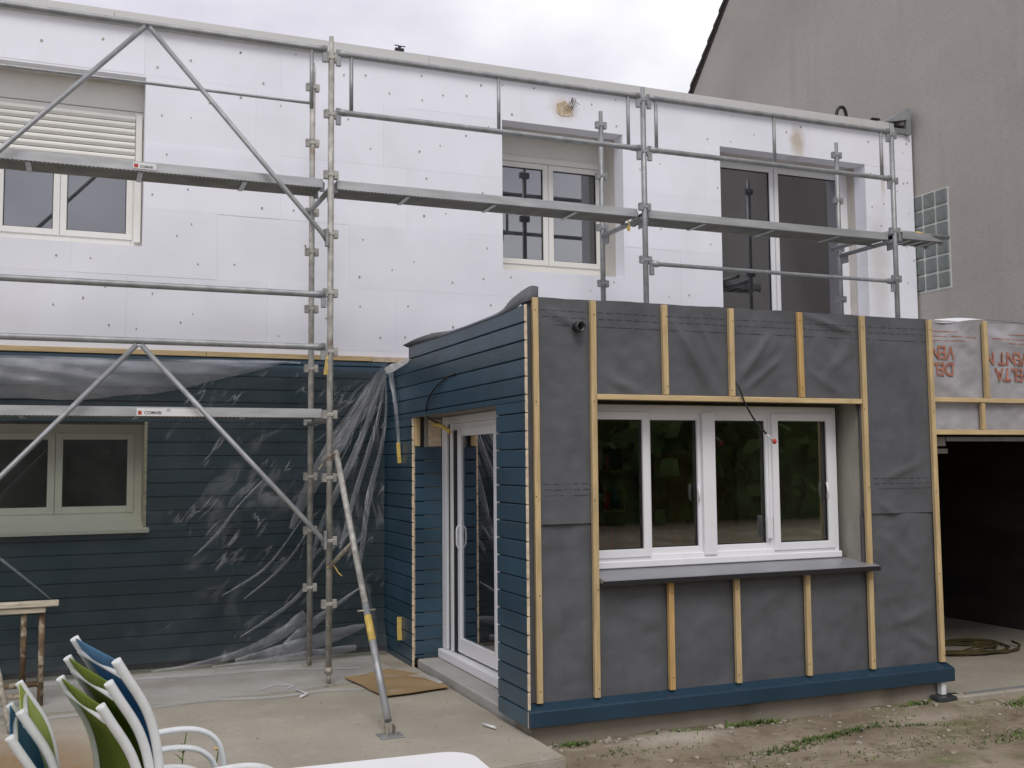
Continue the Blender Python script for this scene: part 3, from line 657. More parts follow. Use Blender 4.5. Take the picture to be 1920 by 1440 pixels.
folds_top = [(3.95, 2.80, .5, -.86, .022, .02, .62), (4.10, 2.80, .42, -.9, .02, -.02, .55), (4.46, 2.35, .62, .78, .03, .02, .55), (4.52, 2.30, .8, .6, .025, .016, .5), (5.10, 2.5, .8, -.5, .03, .014, .45), (3.4, 2.38, .9, -.35, .03, .012, .4), (3.35, 2.7, .7, -.7, .05, .010, .5), (3.90, 2.86, .55, -.83, .05, .024, .75), (4.02, 2.88, .5, -.86, .04, -.022, .7), (4.15, 2.86, .42, -.9, .035, .018, .6), (2.9, 2.86, .9, -.42, .03, .015, .4),
             (4.5, 2.40, .75, .66, .05, .012, .5), (5.15, 2.85, .6, -.8, .05, .012, .6), (5.6, 2.75, -.7, -.7, .05, .012, .5), (3.35, 2.45, .8, -.6, .04, .010, .45), (5.70, 1.5, .8, -.5, .03, .014, .4), (5.75, 1.62, .9, .3, .03, .012, .45), (3.0, 2.0, .2, -.97, .04, .010, .6), (5.05, 2.92, .9, -.25, .025, .024, .5)]
membrane('membrane_sheet', 2.862, 6.335, 1.375, 2.925, 6.517, [EW], 'membrane', ext, folds_top, 170, 90, .006, 1.3, .007, ripple_top=.012)
folds_low = [(2.95, 1.2, .1, -1, .05, .012, .9), (5.75, 1.25, .75, -.66, .05, .018, .5), (5.8, .5, .9, .2, .04, .014, .4), (6.0, .45, .8, -.4, .035, .016, .3), (3.4, .8, .9, -.3, .06, .009, .5), (4.5, .7, .9, .35, .06, .008, .5)]
membrane('membrane_sheet', 2.862, 6.335, 0.17, 1.40, 6.530, [(EW[0], EW[1], .97, 3)], 'membrane', ext, folds_low, 150, 70, 0, 4.1, .007)
bm = bmesh.new()                                       # printed dashed lines
for z_, ln, gp, x0_ in ((2.835, .05, .022, 2.89), (2.79, .05, .022, 2.9), (2.735, .11, .012, 2.88), (1.645, .05, .022, 2.9), (1.605, .05, .022, 2.91), (1.565, .1, .014, 2.9)):
    x = x0_
    while x < 6.30:
        if not (z_ < 2.2 and EW[0]-.05 < x < EW[1]+.05) :
            d = min(abs(x+ln/2-b) for b in BX); y = 6.535-.019
            v = [bm.verts.new((xx, y, zz_)) for xx, zz_ in ((x, z_), (x+ln, z_), (x+ln, z_+.0035), (x, z_+.0035))]; bm.faces.new(v)
        x += ln+gp
dashes = bm
# drape the dashes onto the sheet
me_s = [o for o in ext.children if o.name.startswith('membrane_sheet')][0].data
from mathutils.bvhtree import BVHTree
bv = BVHTree.FromPolygons([v.co for v in me_s.vertices], [p.vertices[:] for p in me_s.polygons])
for v in dashes.verts:
    hit = bv.ray_cast(Vector((v.co.x, 6.3, v.co.z)), Vector((0, 1, 0)))
    if hit[0]: v.co.y = hit[0].y-.0018
o = mesh_obj('printed_line', dashes, 'print', ext); o['kind'] = 'stuff'
# top flap at the corner and along the side wall
def ribbon(name, A, B, m_, parent, smooth=True):
    bm = bmesh.new(); a = [bm.verts.new(p) for p in A]; b = [bm.verts.new(p) for p in B]
    for i in range(len(a)-1):
        f = bm.faces.new((a[i], a[i+1], b[i+1], b[i])); f.smooth = smooth
    return mesh_obj(name, bm, m_, parent)
A = curve([(2.740, 9.16, 2.850), (2.739, 8.9, 2.852), (2.739, 8.5, 2.846), (2.739, 8.0, 2.842), (2.739, 7.4, 2.842), (2.739, 6.9, 2.846), (2.742, 6.6, 2.856), (2.77, 6.50, 2.885), (2.87, 6.502, 2.90)], 6)
B = curve([(2.70, 9.19, 2.872), (2.73, 8.85, 2.900), (2.76, 8.45, 2.902), (2.77, 8.0, 2.872), (2.77, 7.4, 2.870), (2.77, 6.95, 2.882), (2.775, 6.75, 2.94), (2.82, 6.545, 2.998), (2.885, 6.53, 3.0)], 6)
o = ribbon('roof_edge_membrane', A, B, 'membrane', ext); o['label'] = 'loose grey membrane edge curling over the side wall'
sm = o.modifiers.new('thick', 'SOLIDIFY'); sm.thickness = .004
A = curve([(2.87, 6.525, 2.91), (3.2, 6.53, 2.925), (4.0, 6.535, 2.925), (5.0, 6.53, 2.925), (5.6, 6.53, 2.925), (6.33, 6.53, 2.92)], 6)
B = [p+Vector((0, .25, .012)) for p in A]
ribbon('roof_edge_membrane', A, B, 'membrane', ext)
# battens
bi = 0
screw_me = None
def screws(x, zl, y, parent):
    global screw_me
    if screw_me is None:
        bm = bmesh.new(); bmesh.ops.create_cone(bm, cap_ends=True, segments=8, radius1=.0055, radius2=.0045, depth=.003, matrix=Matrix.Rotation(R(90), 4, 'X')); screw_me = bpy.data.meshes.new('screw'); bm.to_mesh(screw_me); bm.free(); screw_me.materials.append(M['rust'])
    for z in zl:
        o = bpy.data.objects.new('screw', screw_me); link(o, parent); o.location = (x+random.uniform(-.012, .012), y-.0015, z+random.uniform(-.03, .03))
def vb(x, z0, z1, m_='batten', w_=.043, y=YE, parent=ext):
    wv = random.uniform(-.003, .003)
    o = box('batten', x-w_/2+wv, x+w_/2+wv, y, y+.033, z0, z1, m_, parent, .003)
    k = max(2, int((z1-z0)/.55)+1)
    for i in range(k): screws(x+wv, [z0+.07+(z1-z0-.14)*i/(k-1)], y, parent)
    for v in o.data.vertices: v.co.x += .004*math.sin(v.co.z*1.3+x*5)
    return o
for x in (2.842, 3.277, 5.627, 6.312): vb(x, .20, 2.915)
for x, mm in ((3.856, 'batten'), (4.418, 'batten'), (5.037, 'orange_batten')): vb(x, 2.267, 2.915, mm)
for x, mm in ((3.856, 'orange_batten'), (4.418, 'batten'), (5.037, 'batten')): vb(x, .20, .945, mm)
box('batten', 3.301, 5.603, YE+.002, YE+.034, 2.226, 2.264, 'batten_h', ext, .003)
# bottom drip trim
bm = bmesh.new(); pr = [(6.43, .06), (6.425, .065), (6.425, .158), (6.435, .166), (6.525, .196), (6.525, .06)]
e = [[bm.verts.new((x, y, z)) for y, z in pr] for x in (2.750, 6.37)]
for k in range(6): bm.faces.new((e[0][k], e[1][k], e[1][(k+1) % 6], e[0][(k+1) % 6]))
bm.faces.new(e[0][::-1]); bm.faces.new(e[1]); bmesh.ops.recalc_face_normals(bm, faces=bm.faces); mesh_obj('base_trim', bm, 'trim_blue', ext)
# drain stub
bm = bmesh.new(); n = 14; c = Vector((3.155, 6.54, 2.73)); ax = Vector((.12, -1, -.05)).normalized()
q = ax.to_track_quat('Z', 'Y'); rings = []
for (r_, d) in ((.030, -.01), (.030, .05), (.037, .05), (.037, .10), (.028, .10), (.028, .0)):
    rings.append([bm.verts.new(c + q @ Vector((math.cos(k*2*math.pi/n)*r_, math.sin(k*2*math.pi/n)*r_, d))) for k in range(n)])
for i in range(5):
    for k in range(n): bm.faces.new((rings[i][k], rings[i][(k+1) % n], rings[i+1][(k+1) % n], rings[i+1][k])).smooth = True
bm.faces.new(rings[-1]); bmesh.ops.recalc_face_normals(bm, faces=bm.faces); mesh_obj('drain_pipe_stub', bm, 'pipe', ext)
tube('cable', curve([(4.435, 6.53, 2.43), (4.46, 6.47, 2.33), (4.50, 6.46, 2.22), (4.58, 6.455, 2.09), (4.68, 6.455, 1.99)], 6), .0075, 'cable', ext, 6)
tube('cable_end', [(4.675, 6.455, 1.994), (4.735, 6.452, 1.945)], .006, 'white_strip', ext, 6)
bm = bmesh.new(); bmesh.ops.create_icosphere(bm, subdivisions=2, radius=.019, matrix=Matrix.Translation((4.745, 6.45, 1.935))@Matrix.Diagonal((1, .8, 1.1, 1))); mesh_obj('cable_cap', bm, 'red', ext, True)

# ------------------------------------------------------------------ garage beside the extension
gar = thing('garage', 'open garage bay with pale membrane header and dark interior beside the battened wall', 'garage', (8, 8, 0))
gxr = XG-.02
box('header_wall', 6.34, gxr, 6.565, 6.75, 2.0, 2.72, 'greyconc', gar)
box('roof', 6.34, gxr, 6.76, 9.95, 2.60, 2.72, 'zinc', gar)
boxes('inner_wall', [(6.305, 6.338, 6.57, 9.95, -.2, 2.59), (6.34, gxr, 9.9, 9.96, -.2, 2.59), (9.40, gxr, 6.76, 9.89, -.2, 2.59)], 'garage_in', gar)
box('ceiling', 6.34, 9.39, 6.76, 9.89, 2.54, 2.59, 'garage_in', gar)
hb = [6.312, 6.905, 7.50, 8.10, 8.70, 9.30]
ms = membrane('membrane_sheet', 6.32, gxr, 2.0, 2.925, 6.53, [], 'membrane_pale', gar, [(6.4, 2.42, .9, -.3, .05, .015, .5), (6.5, 2.88, .8, -.5, .05, .02, .4), (7.0, 2.4, .8, .55, .05, .016, .5), (6.9, 2.86, .95, -.3, .04, .018, .5)], 150, 60, .02, 9.7, .012, hb, .02)
A = curve([(6.32, 6.55, 2.915), (6.42, 6.53, 2.905), (6.55, 6.52, 2.905), (6.75, 6.52, 2.935), (6.95, 6.52, 2.95), (7.25, 6.53, 2.945), (7.6, 6.54, 2.93)], 6)
B = curve([(6.32, 6.60, 2.935), (6.42, 6.60, 2.935), (6.55, 6.62, 2.95), (6.75, 6.62, 2.968), (6.95, 6.60, 2.965), (7.25, 6.60, 2.952), (7.6, 6.6, 2.935)], 6)
ribbon('membrane_edge', A, B, 'white_strip', gar)
for x in hb[1:]: box('batten', x-.021, x+.021, YE, YE+.033, 2.292, 2.93, 'batten', gar, .003)
for x in (6.85, 7.45, 8.05, 8.65): box('batten', x-.019, x+.019, YE+.004, YE+.036, 2.032, 2.248, 'batten', gar, .003)
box('batten', 6.335, gxr, YE+.002, YE+.034, 2.254, 2.29, 'batten_h', gar, .003)
box('batten', 6.335, gxr, YE+.002, YE+.034, 1.99, 2.03, 'batten_h', gar, .003)
boxes('door_rail', [(6.55, gxr, 6.60, 6.66, 1.94, 1.975)], 'galv', gar)
boxes('rail_bracket', [(6.36, 6.54, 6.60, 6.66, 1.90, 1.975), (6.36, 6.66, 6.70, 6.74, 1.84, 1.88)], 'greyconc', gar)
bvg = BVHTree.FromPolygons([v.co for v in ms.data.vertices], [p.vertices[:] for p in ms.data.polygons])
def sheet_text(s, cx, cz, size, xs=1.0):
    o = text_mesh('lettering', s, size, 'red_print', gar, (cx, 6.5, cz), (-1, 0, 0), (0, 0, -1), 0, xs)
    for v in o.data.vertices:
        h = bvg.ray_cast(Vector((v.co.x, 6.2, v.co.z)), Vector((0, 1, 0)))
        v.co.y = (h[0].y if h[0] else 6.54)-.009
    return o
sheet_text('VEN', 6.465, 2.665, .15, .86); sheet_text('DEL', 6.475, 2.53, .15, .86)
for k in range(3):
    sheet_text('VENT N', 7.17+k*.95, 2.635, .15, .92); sheet_text('DELTA', 7.24+k*.95, 2.50, .15, .92)
bm = bmesh.new()
for z_ in (2.83, 2.79, 2.755):
    x = 6.36
    while x < gxr-.2:
        l_ = random.uniform(.1, .3)
        if min(abs(x+l_/2-b) for b in hb) > l_/2+.035:
            for i in range(6):
                v = []
                for xx, zz_ in ((x+l_*i/6, z_), (x+l_*(i+1)/6, z_), (x+l_*(i+1)/6, z_+.006), (x+l_*i/6, z_+.006)):
                    h = bvg.ray_cast(Vector((xx, 6.2, zz_)), Vector((0, 1, 0))); v.append(bm.verts.new((xx, (h[0].y if h[0] else 6.54)-.002, zz_)))
                bm.faces.new(v)
        x += l_+.03
o = mesh_obj('printed_line', bm, 'red_print', gar); o['kind'] = 'stuff'
for kx, ky, s_ in ((7.95, 7.9, 1),):
    pts = []
    for i in range(90):
        a = i*.35; rr = .42+.16*math.sin(i*.31); pts.append((kx+rr*1.2*math.cos(a), ky+rr*.55*math.sin(a)+.05*math.sin(i), -.03+.006*(i % 5)))
    rope = tube('rope_coil', pts, .012, 'rope', None, 6); tag(rope, 'yellow rope heaped on the garage floor in the dark', 'rope')
thr = box('threshold_strip', 6.45, 9.0, 6.40, 6.43, -.044, -.036, 'sill_metal'); tag(thr, 'thin grey strip laid across the garage threshold', 'threshold')
post = thing('corner_post', 'short white post on a dark block under the end of the blue trim', 'post', (6.28, 6.46, -.08))
boxes('post_shaft', [(6.255, 6.30, 6.45, 6.495, -.04, .058)], 'white_strip', post)
bm = bmesh.new(); add_box(bm, 6.17, 6.43, 6.38, 6.50, -.12, -.042, bev=.01)
for v in bm.verts: v.co += Vector((random.uniform(-.01, .01), random.uniform(-.01, .01), random.uniform(-.008, 0)))
mesh_obj('block', bm, 'pipe', post)

# ------------------------------------------------------------------ neighbour's house
nb = thing('neighbour_house', 'tall neighbouring house with bare beige rendered gable wall and steep tiled roof', 'house', (10.5, 9.5, 0))
bm = bmesh.new(); SL = (9.26-8.08)/(15.03-13.91)
yr = 9.4; zr = 8.08+(15.03-yr)*SL; yb = 17.0; zb_ = 8.08-(yb-15.03)*SL; yfnt = 2*yr-yb
pol = [(yfnt, -.2), (yb, -.2), (yb, zb_), (yr, zr), (yfnt, zb_)]
a = [bm.verts.new((XG, y, z)) for y, z in pol]; b = [bm.verts.new((XG+7, y, z)) for y, z in pol]
bm.faces.new(a[::-1]); bm.faces.new(b)
for k in range(5): bm.faces.new((a[k], a[(k+1) % 5], b[(k+1) % 5], b[k]))
bmesh.ops.recalc_face_normals(bm, faces=bm.faces); mesh_obj('gable_wall', bm, 'render', nb)
L_ = math.hypot(yb-yr, zb_-zr); uy, uz = (yr-yb)/L_, (zr-zb_)/L_; nt_ = int(L_/.26)
rf = None
for sgn in (1, -1):
    bm = bmesh.new()
    p0 = (yb, zb_); e = []
    for x in (XG-.02, XG+7.1):
        e.append([bm.verts.new((x, yr+sgn*(y-yr), z)) for y, z in ((yb+.1, zb_-.1*SL), (yr, zr), (yr, zr+.10), (yb+.1, zb_-.1*SL+.10))])
    for k in range(4): bm.faces.new((e[0][k], e[1][k], e[1][(k+1) % 4], e[0][(k+1) % 4]))
    bm.faces.new(e[0][::-1]); bm.faces.new(e[1]); bmesh.ops.recalc_face_normals(bm, faces=bm.faces)
    rf = mesh_obj('roof', bm, 'tile', nb)
    tm = None
    for i in range(nt_):
        s0 = i*.26
        if sgn == 1 or i < 0:
            if tm is None:
                bm = bmesh.new(); vv = []
                for x in (-.055, .25):
                    vv.append([bm.verts.new((x, y, z)) for y, z in ((0, -.02), (uy*.32, uz*.32-.045), (uy*.32, uz*.32+.0), (0, .05))])
                for k in range(4): bm.faces.new((vv[0][k], vv[1][k], vv[1][(k+1) % 4], vv[0][(k+1) % 4]))
                bm.faces.new(vv[0][::-1]); bm.faces.new(vv[1]); bmesh.ops.recalc_face_normals(bm, faces=bm.faces)
                tm = bpy.data.meshes.new('verge_tile'); bm.to_mesh(tm); bm.free(); tm.materials.append(M['tile'])
            o = bpy.data.objects.new('verge_tile', tm); link(o, nb); o.location = (XG+random.uniform(-.008, .008), yb+uy*s0, zb_+uz*s0+.10)
# glass block window
box('glass_block_surround', XG-.004, XG+.05, 9.462, 10.09, 3.838, 5.068, 'mortar', nb)
gbm = None
for r_ in range(6):
    for c_ in range(3):
        if gbm is None:
            bm = bmesh.new(); add_box(bm, -.018, .05, .011, .192, .011, .192, bev=.012); gbm = bpy.data.meshes.new('glass_block'); bm.to_mesh(gbm); bm.free(); gbm.materials.append(M['glassblock'])
        o = bpy.data.objects.new('glass_block', gbm); link(o, nb); o.location = (XG+random.uniform(-.002, .002), 9.475+c_*.2025, 3.85+r_*.2025)

# ------------------------------------------------------------------ scaffold
sc = thing('scaffold', 'galvanised steel tube scaffold with two deck levels standing against the white facade', 'scaffold', (1.9, 9.0, 0))
YO, YI = 8.62, 9.50
PX = [-1.12, 1.905, 4.925, 7.955]
RP = .0265
sock_me = None
def sockets(pole, x, y, zs_, m_):
    global sock_me
    key = 'wedge_socket_'+m_
    me = bpy.data.meshes.get(key)
    if me is None:
        bm = bmesh.new()
        for s in (-1, 1):
            x0, x1 = (.024, .062) if s > 0 else (-.062, -.024)
            add_box(bm, x0, x1, -.022, .022, -.036, .036, bev=.004)
        add_box(bm, -.029, .029, -.029, .029, -.016, .016, bev=.006)
        me = bpy.data.meshes.new(key); bm.to_mesh(me); bm.free(); me.materials.append(M[m_])
    for z in zs_:
        o = bpy.data.objects.new('wedge_socket', me); link(o, pole); o.location = (x, y, z+random.uniform(-.006, .006)); o.rotation_euler = (0, 0, random.uniform(-.12, .12))
def pole(x, y, z0, z1, m_, zs_, spig=.14):
    o = tube('pole', [(x, y, z0), (x, y, z1-spig), (x, y, z1-spig+.001), (x, y, z1)], [RP, RP, .0205, .0205], m_, sc, 12)
    sockets(o, x, y, zs_, m_); return o
zs_o = [.66, 1.17, 1.68, 2.20, 2.73, 3.22, 3.72, 4.23, 4.75, 5.24]
po = pole(1.905, YO, .09, 5.43, 'galv_old', zs_o)
tube('base_jack', [(1.905, YO, 0.006), (1.905, YO, .16)], .017, 'galv_dirty', po, 10)
tube('jack_collar', [(1.905, YO, .10), (1.905, YO, .145)], .033, 'galv_dirty', po, 8)
box('base_plate', 1.85, 1.96, YO-.055, YO+.055, 0.001, .007, 'galv_dirty', po, .002)
zs_i = [.70, 1.20, 1.69, 2.18, 2.67, 3.21, 3.74, 4.23-.12, 4.76, 5.29]
pi_ = pole(1.925, YI, .09, 5.52, 'galv_old', zs_i, .03)
tube('base_jack', [(1.925, YI, .006), (1.925, YI, .2)], .018, 'galv_dirty', pi_, 10)
box('base_plate', 1.865, 1.985, YI-.06, YI+.06, 0.001, .008, 'galv_dirty', pi_, .002)
for x in (PX[0],):
    for y in (YO, YI):
        q = pole(x, y, .01, 5.4, 'galv', zs_o[2:])
for i, x in enumerate(PX[2:]):
    pole(x, YO, 2.72, 5.385, 'galv', [3.70, 4.22, 4.76, 5.26]); pole(x+.0, YI, 2.72, 5.43, 'galv', [3.62, 4.20, 4.75, 5.28], .12)
def rail(x0, x1, y, z, r_=.0262, m_='galv', ends=True, name='rail'):
    o = tube(name, [(x0, y, z), (x0+.07, y, z), (x0+.10, y, z), (x1-.10, y, z), (x1-.07, y, z), (x1, y, z)], [.031, .031, r_, r_, .031, .031] if ends else r_, m_, sc, 10)
    if ends:
        boxes('rail_hook', [(x0-.012, x0+.03, y-.016, y+.016, z-.11, z+.035), (x1-.03, x1+.012, y-.016, y+.016, z-.11, z+.035)], m_, o, .004)
    return o
h_ = .05
yr_ = YO-.012
# left bay: guard frames with crossing braces
rail(PX[0]+h_, PX[1]-h_, yr_, 5.305); rail(PX[0]+h_, PX[1]-h_, yr_, 3.205); rail(PX[0]+h_, PX[1]-h_, yr_, 2.765)
for apx, zt_, zb2 in ((0.42, 5.29, 3.66), (0.40, 2.745, 1.15)):
    for s in (1, -1):
        xe = 1.865 if s > 0 else -1.06
        o = tube('diagonal_brace', [(apx+s*.015, yr_-.015, zt_-.012), (apx+(xe-apx)*.97, yr_-.03, zb2+.06), (xe, yr_-.02, zb2)], .0205, 'galv', sc, 10)
        boxes('brace_end', [(xe-.012, xe+.012, yr_-.045, yr_+.005, zb2-.05, zb2+.10)], 'galv', o, .003)
tube('guard_upright', [(1.735, yr_, 5.30), (1.735, yr_, 4.78)], .0175, 'galv', sc, 8)
rail(PX[0], PX[1], YI, 5.14, .014, 'galv', False)
# right bays: double guard rails joined by short uprights
for (a, b, ups) in ((PX[1], PX[2], (2.075, 3.43, 4.755)), (PX[2], PX[3], (5.06, 6.43, 7.80))):
    rail(a+h_, b-h_, yr_, 5.285); rail(a+h_, b-h_, yr_, 4.775)
    for x in ups: tube('guard_upright', [(x, yr_, 5.275), (x, yr_, 4.785)], .0175, 'galv', sc, 8)
rail(PX[2]+h_, PX[3]-h_, yr_, 3.67, .020)
# decks
def deck(x0, x1, y0, y1, z, parent=sc):
    """pressed steel plank: top sheet, deep side channels, toothed underside"""
    bm = bmesh.new()
    add_box(bm, x0, x1, y0, y1, z-.006, z, 0)
    for y in (y0, y1-.006): add_box(bm, x0, x1, y, y+.006, z-.074, z-.006, 0)
    n_ = int((x1-x0-.05)/.032)
    for i in range(n_):                               # pressed lugs along the lower edge
        x = x0+.03+i*.032; add_box(bm, x, x+.011, y0+.007, y0+.016, z-.080, z-.0745, 0)
    o = mesh_obj('deck', bm, 'deck', parent)
    box('deck_underside', x0+.01, x1-.01, y0+.0065, y1-.0065, z-.074, z-.066, 'deck_under', o)
    for f in (.22, .5, .78):
        x = x0+(x1-x0)*f; box('deck_rib', x-.02, x+.02, y0+.021, y1-.007, z-.086, z-.0745, 'deck', o, .003)
    for x in (x0-.02, x1-.02): boxes('deck_hook', [(x, x+.04, y0+.02, y0+.06, z-.10, z-.02), (x, x+.04, y1-.06, y1-.02, z-.10, z-.02)], 'galv', o, .004)
    return o
ZD = 4.20
DK = {}
for i in range(3):
    a, b = PX[i]+.06, PX[i+1]-.06
    DK[i] = deck(a, b, 8.655, 8.985, ZD)
    deck(a, b, 8.955, 9.245, ZD-.002) if False else None
dl = deck(PX[0]+.06, PX[1]-.06, 8.655, 8.985, 2.255)
deck(PX[3]+.05, PX[3]+.62, 8.56, 8.86, ZD+.005); 
for x in PX:
    for z in ((ZD-.085,) if x > 2 else (ZD-.085, 2.165)):
        t_ = tube('transom', [(x, YO+.02, z), (x, YI-.02, z-.0)], .024, 'galv', sc, 10)
        boxes('transom_gusset', [(x-.006, x+.006, YI-.14, YI-.025, z-.10, z-.02), (x-.006, x+.006, YO+.025, YO+.12, z-.09, z-.02)], 'galv', t_)
tube('deck_end_tube', [(7.80, YI-.05, ZD-.03), (7.97, 8.66, ZD+.02), (8.62, 8.54, ZD-.02)], .024, 'galv', sc, 10)
tube('yellow_band', [(8.22, 8.603, ZD+.004), (8.30, 8.588, ZD-.002)], .028, 'yellow', sc, 10)
# makers' stickers
st = box('maker_sticker', .395, .905, 8.650, 8.6545, 2.183, 2.243, 'sticker', dl)
text_mesh('sticker_lettering', 'COMABI', .034, 'ink', dl, (.515, 8.6495, 2.207), (1, 0, 0), (0, 0, 1), .0003, 1.0)
text_mesh('sticker_symbol', 'CE', .022, 'blue_ink', dl, (.63, 8.6495, 2.228), (1, 0, 0), (0, 0, 1), .0003, 1.1)
boxes('sticker_logo', [(.405, .432, 8.6492, 8.6499, 2.192, 2.222)], 'red', dl)
st = box('maker_sticker', .335, .51, 8.650, 8.6545, 4.140, 4.19, 'sticker', DK[0])
text_mesh('sticker_lettering', 'COMABI', .026, 'ink', DK[0], (.435, 8.6495, 4.158), (1, 0, 0), (0, 0, 1), .0003, 1.0)
boxes('sticker_logo', [(.342, .372, 8.6492, 8.6499, 4.148, 4.178)], 'red', DK[0])
# raking prop
pt = Vector((1.955, 8.575, 1.86)); pb = Vector((1.93, 6.87, .03)); dv = pb-pt
o = tube('raking_prop', [pt+dv*-.02, pt+dv*.18, pt+dv*.60], .0245, 'galv_old', sc, 12)
tube('prop_inner_tube', [pt+dv*.59, pt+dv*.97], .0245*1.08, 'galv', o, 12)
tube('prop_band', [pt+dv*.635, pt+dv*.72], .0275, 'yellow', o, 12)
tube('prop_pin', [pt+dv*.62+Vector((-.07, 0, .01)), pt+dv*.62+Vector((.06, -.01, .015))], .007, 'galv_dirty', o, 6)
boxes('prop_foot', [(1.85, 2.01, 6.79, 6.93, .001, .008)], 'galv', o, .002)
boxes('prop_shoe', [(1.90, 1.905, 6.83, 6.91, .008, .07), (1.955, 1.96, 6.83, 6.91, .008, .07)], 'galv_dirty', o)
tube('prop_stay', [pt+dv*.36, (1.905, YO, .95)], .017, 'galv_dirty', o, 8)
tube('tie_wire', curve([(1.88, 8.58, 1.85), (1.93, 8.56, 1.88), (1.96, 8.60, 1.84), (1.91, 8.64, 1.82), (1.87, 8.58, 1.84), (1.83, 8.56, 1.79), (1.80, 8.55, 1.75)], 4), .006, 'rust', o, 6)
tube('tie_wire', curve([(1.88, 8.59, .95), (1.92, 8.58, .97), (1.95, 8.60, .95), (1.97, 8.57, .91), (2.0, 8.56, .88)], 4), .006, 'mustard', o, 6)

def strip(name, pts, w_, m_, label, cat, nrm=(0, -1, 0), parent=None):
    P = [Vector(p) for p in pts]; bm = bmesh.new(); A, B = [], []
    ws = w_ if isinstance(w_, (list, tuple)) else [w_]*len(P)
    for i, p in enumerate(P):
        t = (P[min(i+1, len(P)-1)]-P[max(i-1, 0)]).normalized(); s = t.cross(Vector(nrm)).normalized()*ws[i]/2
        A.append(bm.verts.new(p-s)); B.append(bm.verts.new(p+s))
    for i in range(len(P)-1): bm.faces.new((A[i], A[i+1], B[i+1], B[i]))
    o = mesh_obj(name, bm, m_, parent); md = o.modifiers.new('thick', 'SOLIDIFY'); md.thickness = .003
    if label: tag(o, label, cat)
    return o
strip('strap', [(1.875, 8.56, 2.69), (1.86, 8.55, 2.66), (1.858, 8.548, 2.60), (1.853, 8.548, 2.53)], [.02, .018, .03, .04], 'mustard', 'mustard strap hanging from the scaffold pole below the white boards', 'strap')
strip('hanging_tag', [(4.79, 8.70, 4.10), (4.79, 8.69, 4.05), (4.785, 8.69, 4.01), (4.785, 8.69, 3.985)], [.008, .012, .04, .025], 'mustard', 'small mustard tag hanging under the upper deck joint', 'tag')

# ------------------------------------------------------------------ protective film over the lower cladding
film = thing('plastic_film', 'wrinkled clear plastic dust sheet draped over the dark cladding to the floor', 'plastic sheet', (0.2, 9.9, 0))
AP = Vector((2.70, 9.62, 2.70))                        # bunched point at the corner
def filmy(x, z):
    h = .012*fbm(x*1.6, z*1.1, 3) + .006*fbm(x*6, z*4, 8)
    # folds radiating from the bunch
    dx, dz = x-AP.x, z-AP.z; a = math.atan2(-dx, -dz); r_ = math.hypot(dx, dz)
    h += .012*math.sin(a*21+1.5*fbm(a*3, r_*.4))*min(1, r_/.4)*math.exp(-r_/2.4)
    # shallow curved creases
    cdist = math.hypot(x+0.4, z-2.9); h += .006*math.sin(cdist*16+2*fbm(x, z))*max(0, min(1, (1.7-z)))
    return 9.925 - .02 - abs(h)*1.2 - (max(0, .5-z)/.5)**2*.16
bm = bmesh.new(); nx, nz_ = 150, 110; gv = {}
for j in range(nz_+1):
    for i in range(nx+1):
        x = -3.0+5.72*i/nx; t = j/nz_; z = .012+(2.70-.012)*t
        y = filmy(x, z)
        if LW[0]-.1 < x < LW[1]+.1 and .95 < z < 1.4: y -= .06*max(0, 1-abs(z-1.22)/.25)
        top_ = 2.70-.05*abs(fbm(x*1.5, 2))
        gv[i, j] = bm.verts.new((x, y, min(z, 2.78)))
for j in range(nz_):
    for i in range(nx): bm.faces.new((gv[i, j], gv[i+1, j], gv[i+1, j+1], gv[i, j+1])).smooth = True
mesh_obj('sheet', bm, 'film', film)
# floor part
bm = bmesh.new(); nx, ny = 120, 26; gv = {}
for j in range(ny+1):
    for i in range(nx+1):
        x = -3.0+5.55*i/nx; t = j/ny; yn = 8.42-.10*fbm(x*.7, 5)+ (.28*max(0, (x-1.6)) if x > 1.6 else 0)
        y = yn+(9.74-yn)*t; z = .004+.012*abs(fbm(x*3, y*7, 2))+.016*math.exp(-(t/.05)**2)
        gv[i, j] = bm.verts.new((x, y, z))
for j in range(ny):
    for i in range(nx): bm.faces.new((gv[i, j], gv[i+1, j], gv[i+1, j+1], gv[i, j+1])).smooth = True
mesh_obj('sheet_on_floor', bm, 'film_floor', film)
def floor_ridge(px, r_):
    tube('floor_ridge', curve([p_+Vector((0, 0, .012+.008*random.random())) for p_ in px], 6), r_*.7, 'film_floor', film, 8, 2.6, (0, 0, 1))
floor_ridge([Vector((-1.5, 8.12, 0)), Vector((-.2, 8.30, 0)), Vector((.42, 8.33, 0)), Vector((.95, 8.40, 0)), Vector((1.4, 8.30, 0)), Vector((1.8, 8.38, 0)), Vector((2.12, 8.30, 0))], .013)
floor_ridge([Vector((-.9, 9.55, 0)), Vector((.2, 9.50, 0)), Vector((1.0, 9.42, 0)), Vector((1.6, 9.40, 0)), Vector((2.3, 9.15, 0))], .012)
floor_ridge([Vector((1.35, 8.62, 0)), Vector((1.5, 8.75, 0)), Vector((1.62, 8.66, 0)), Vector((1.55, 8.55, 0))], .008)
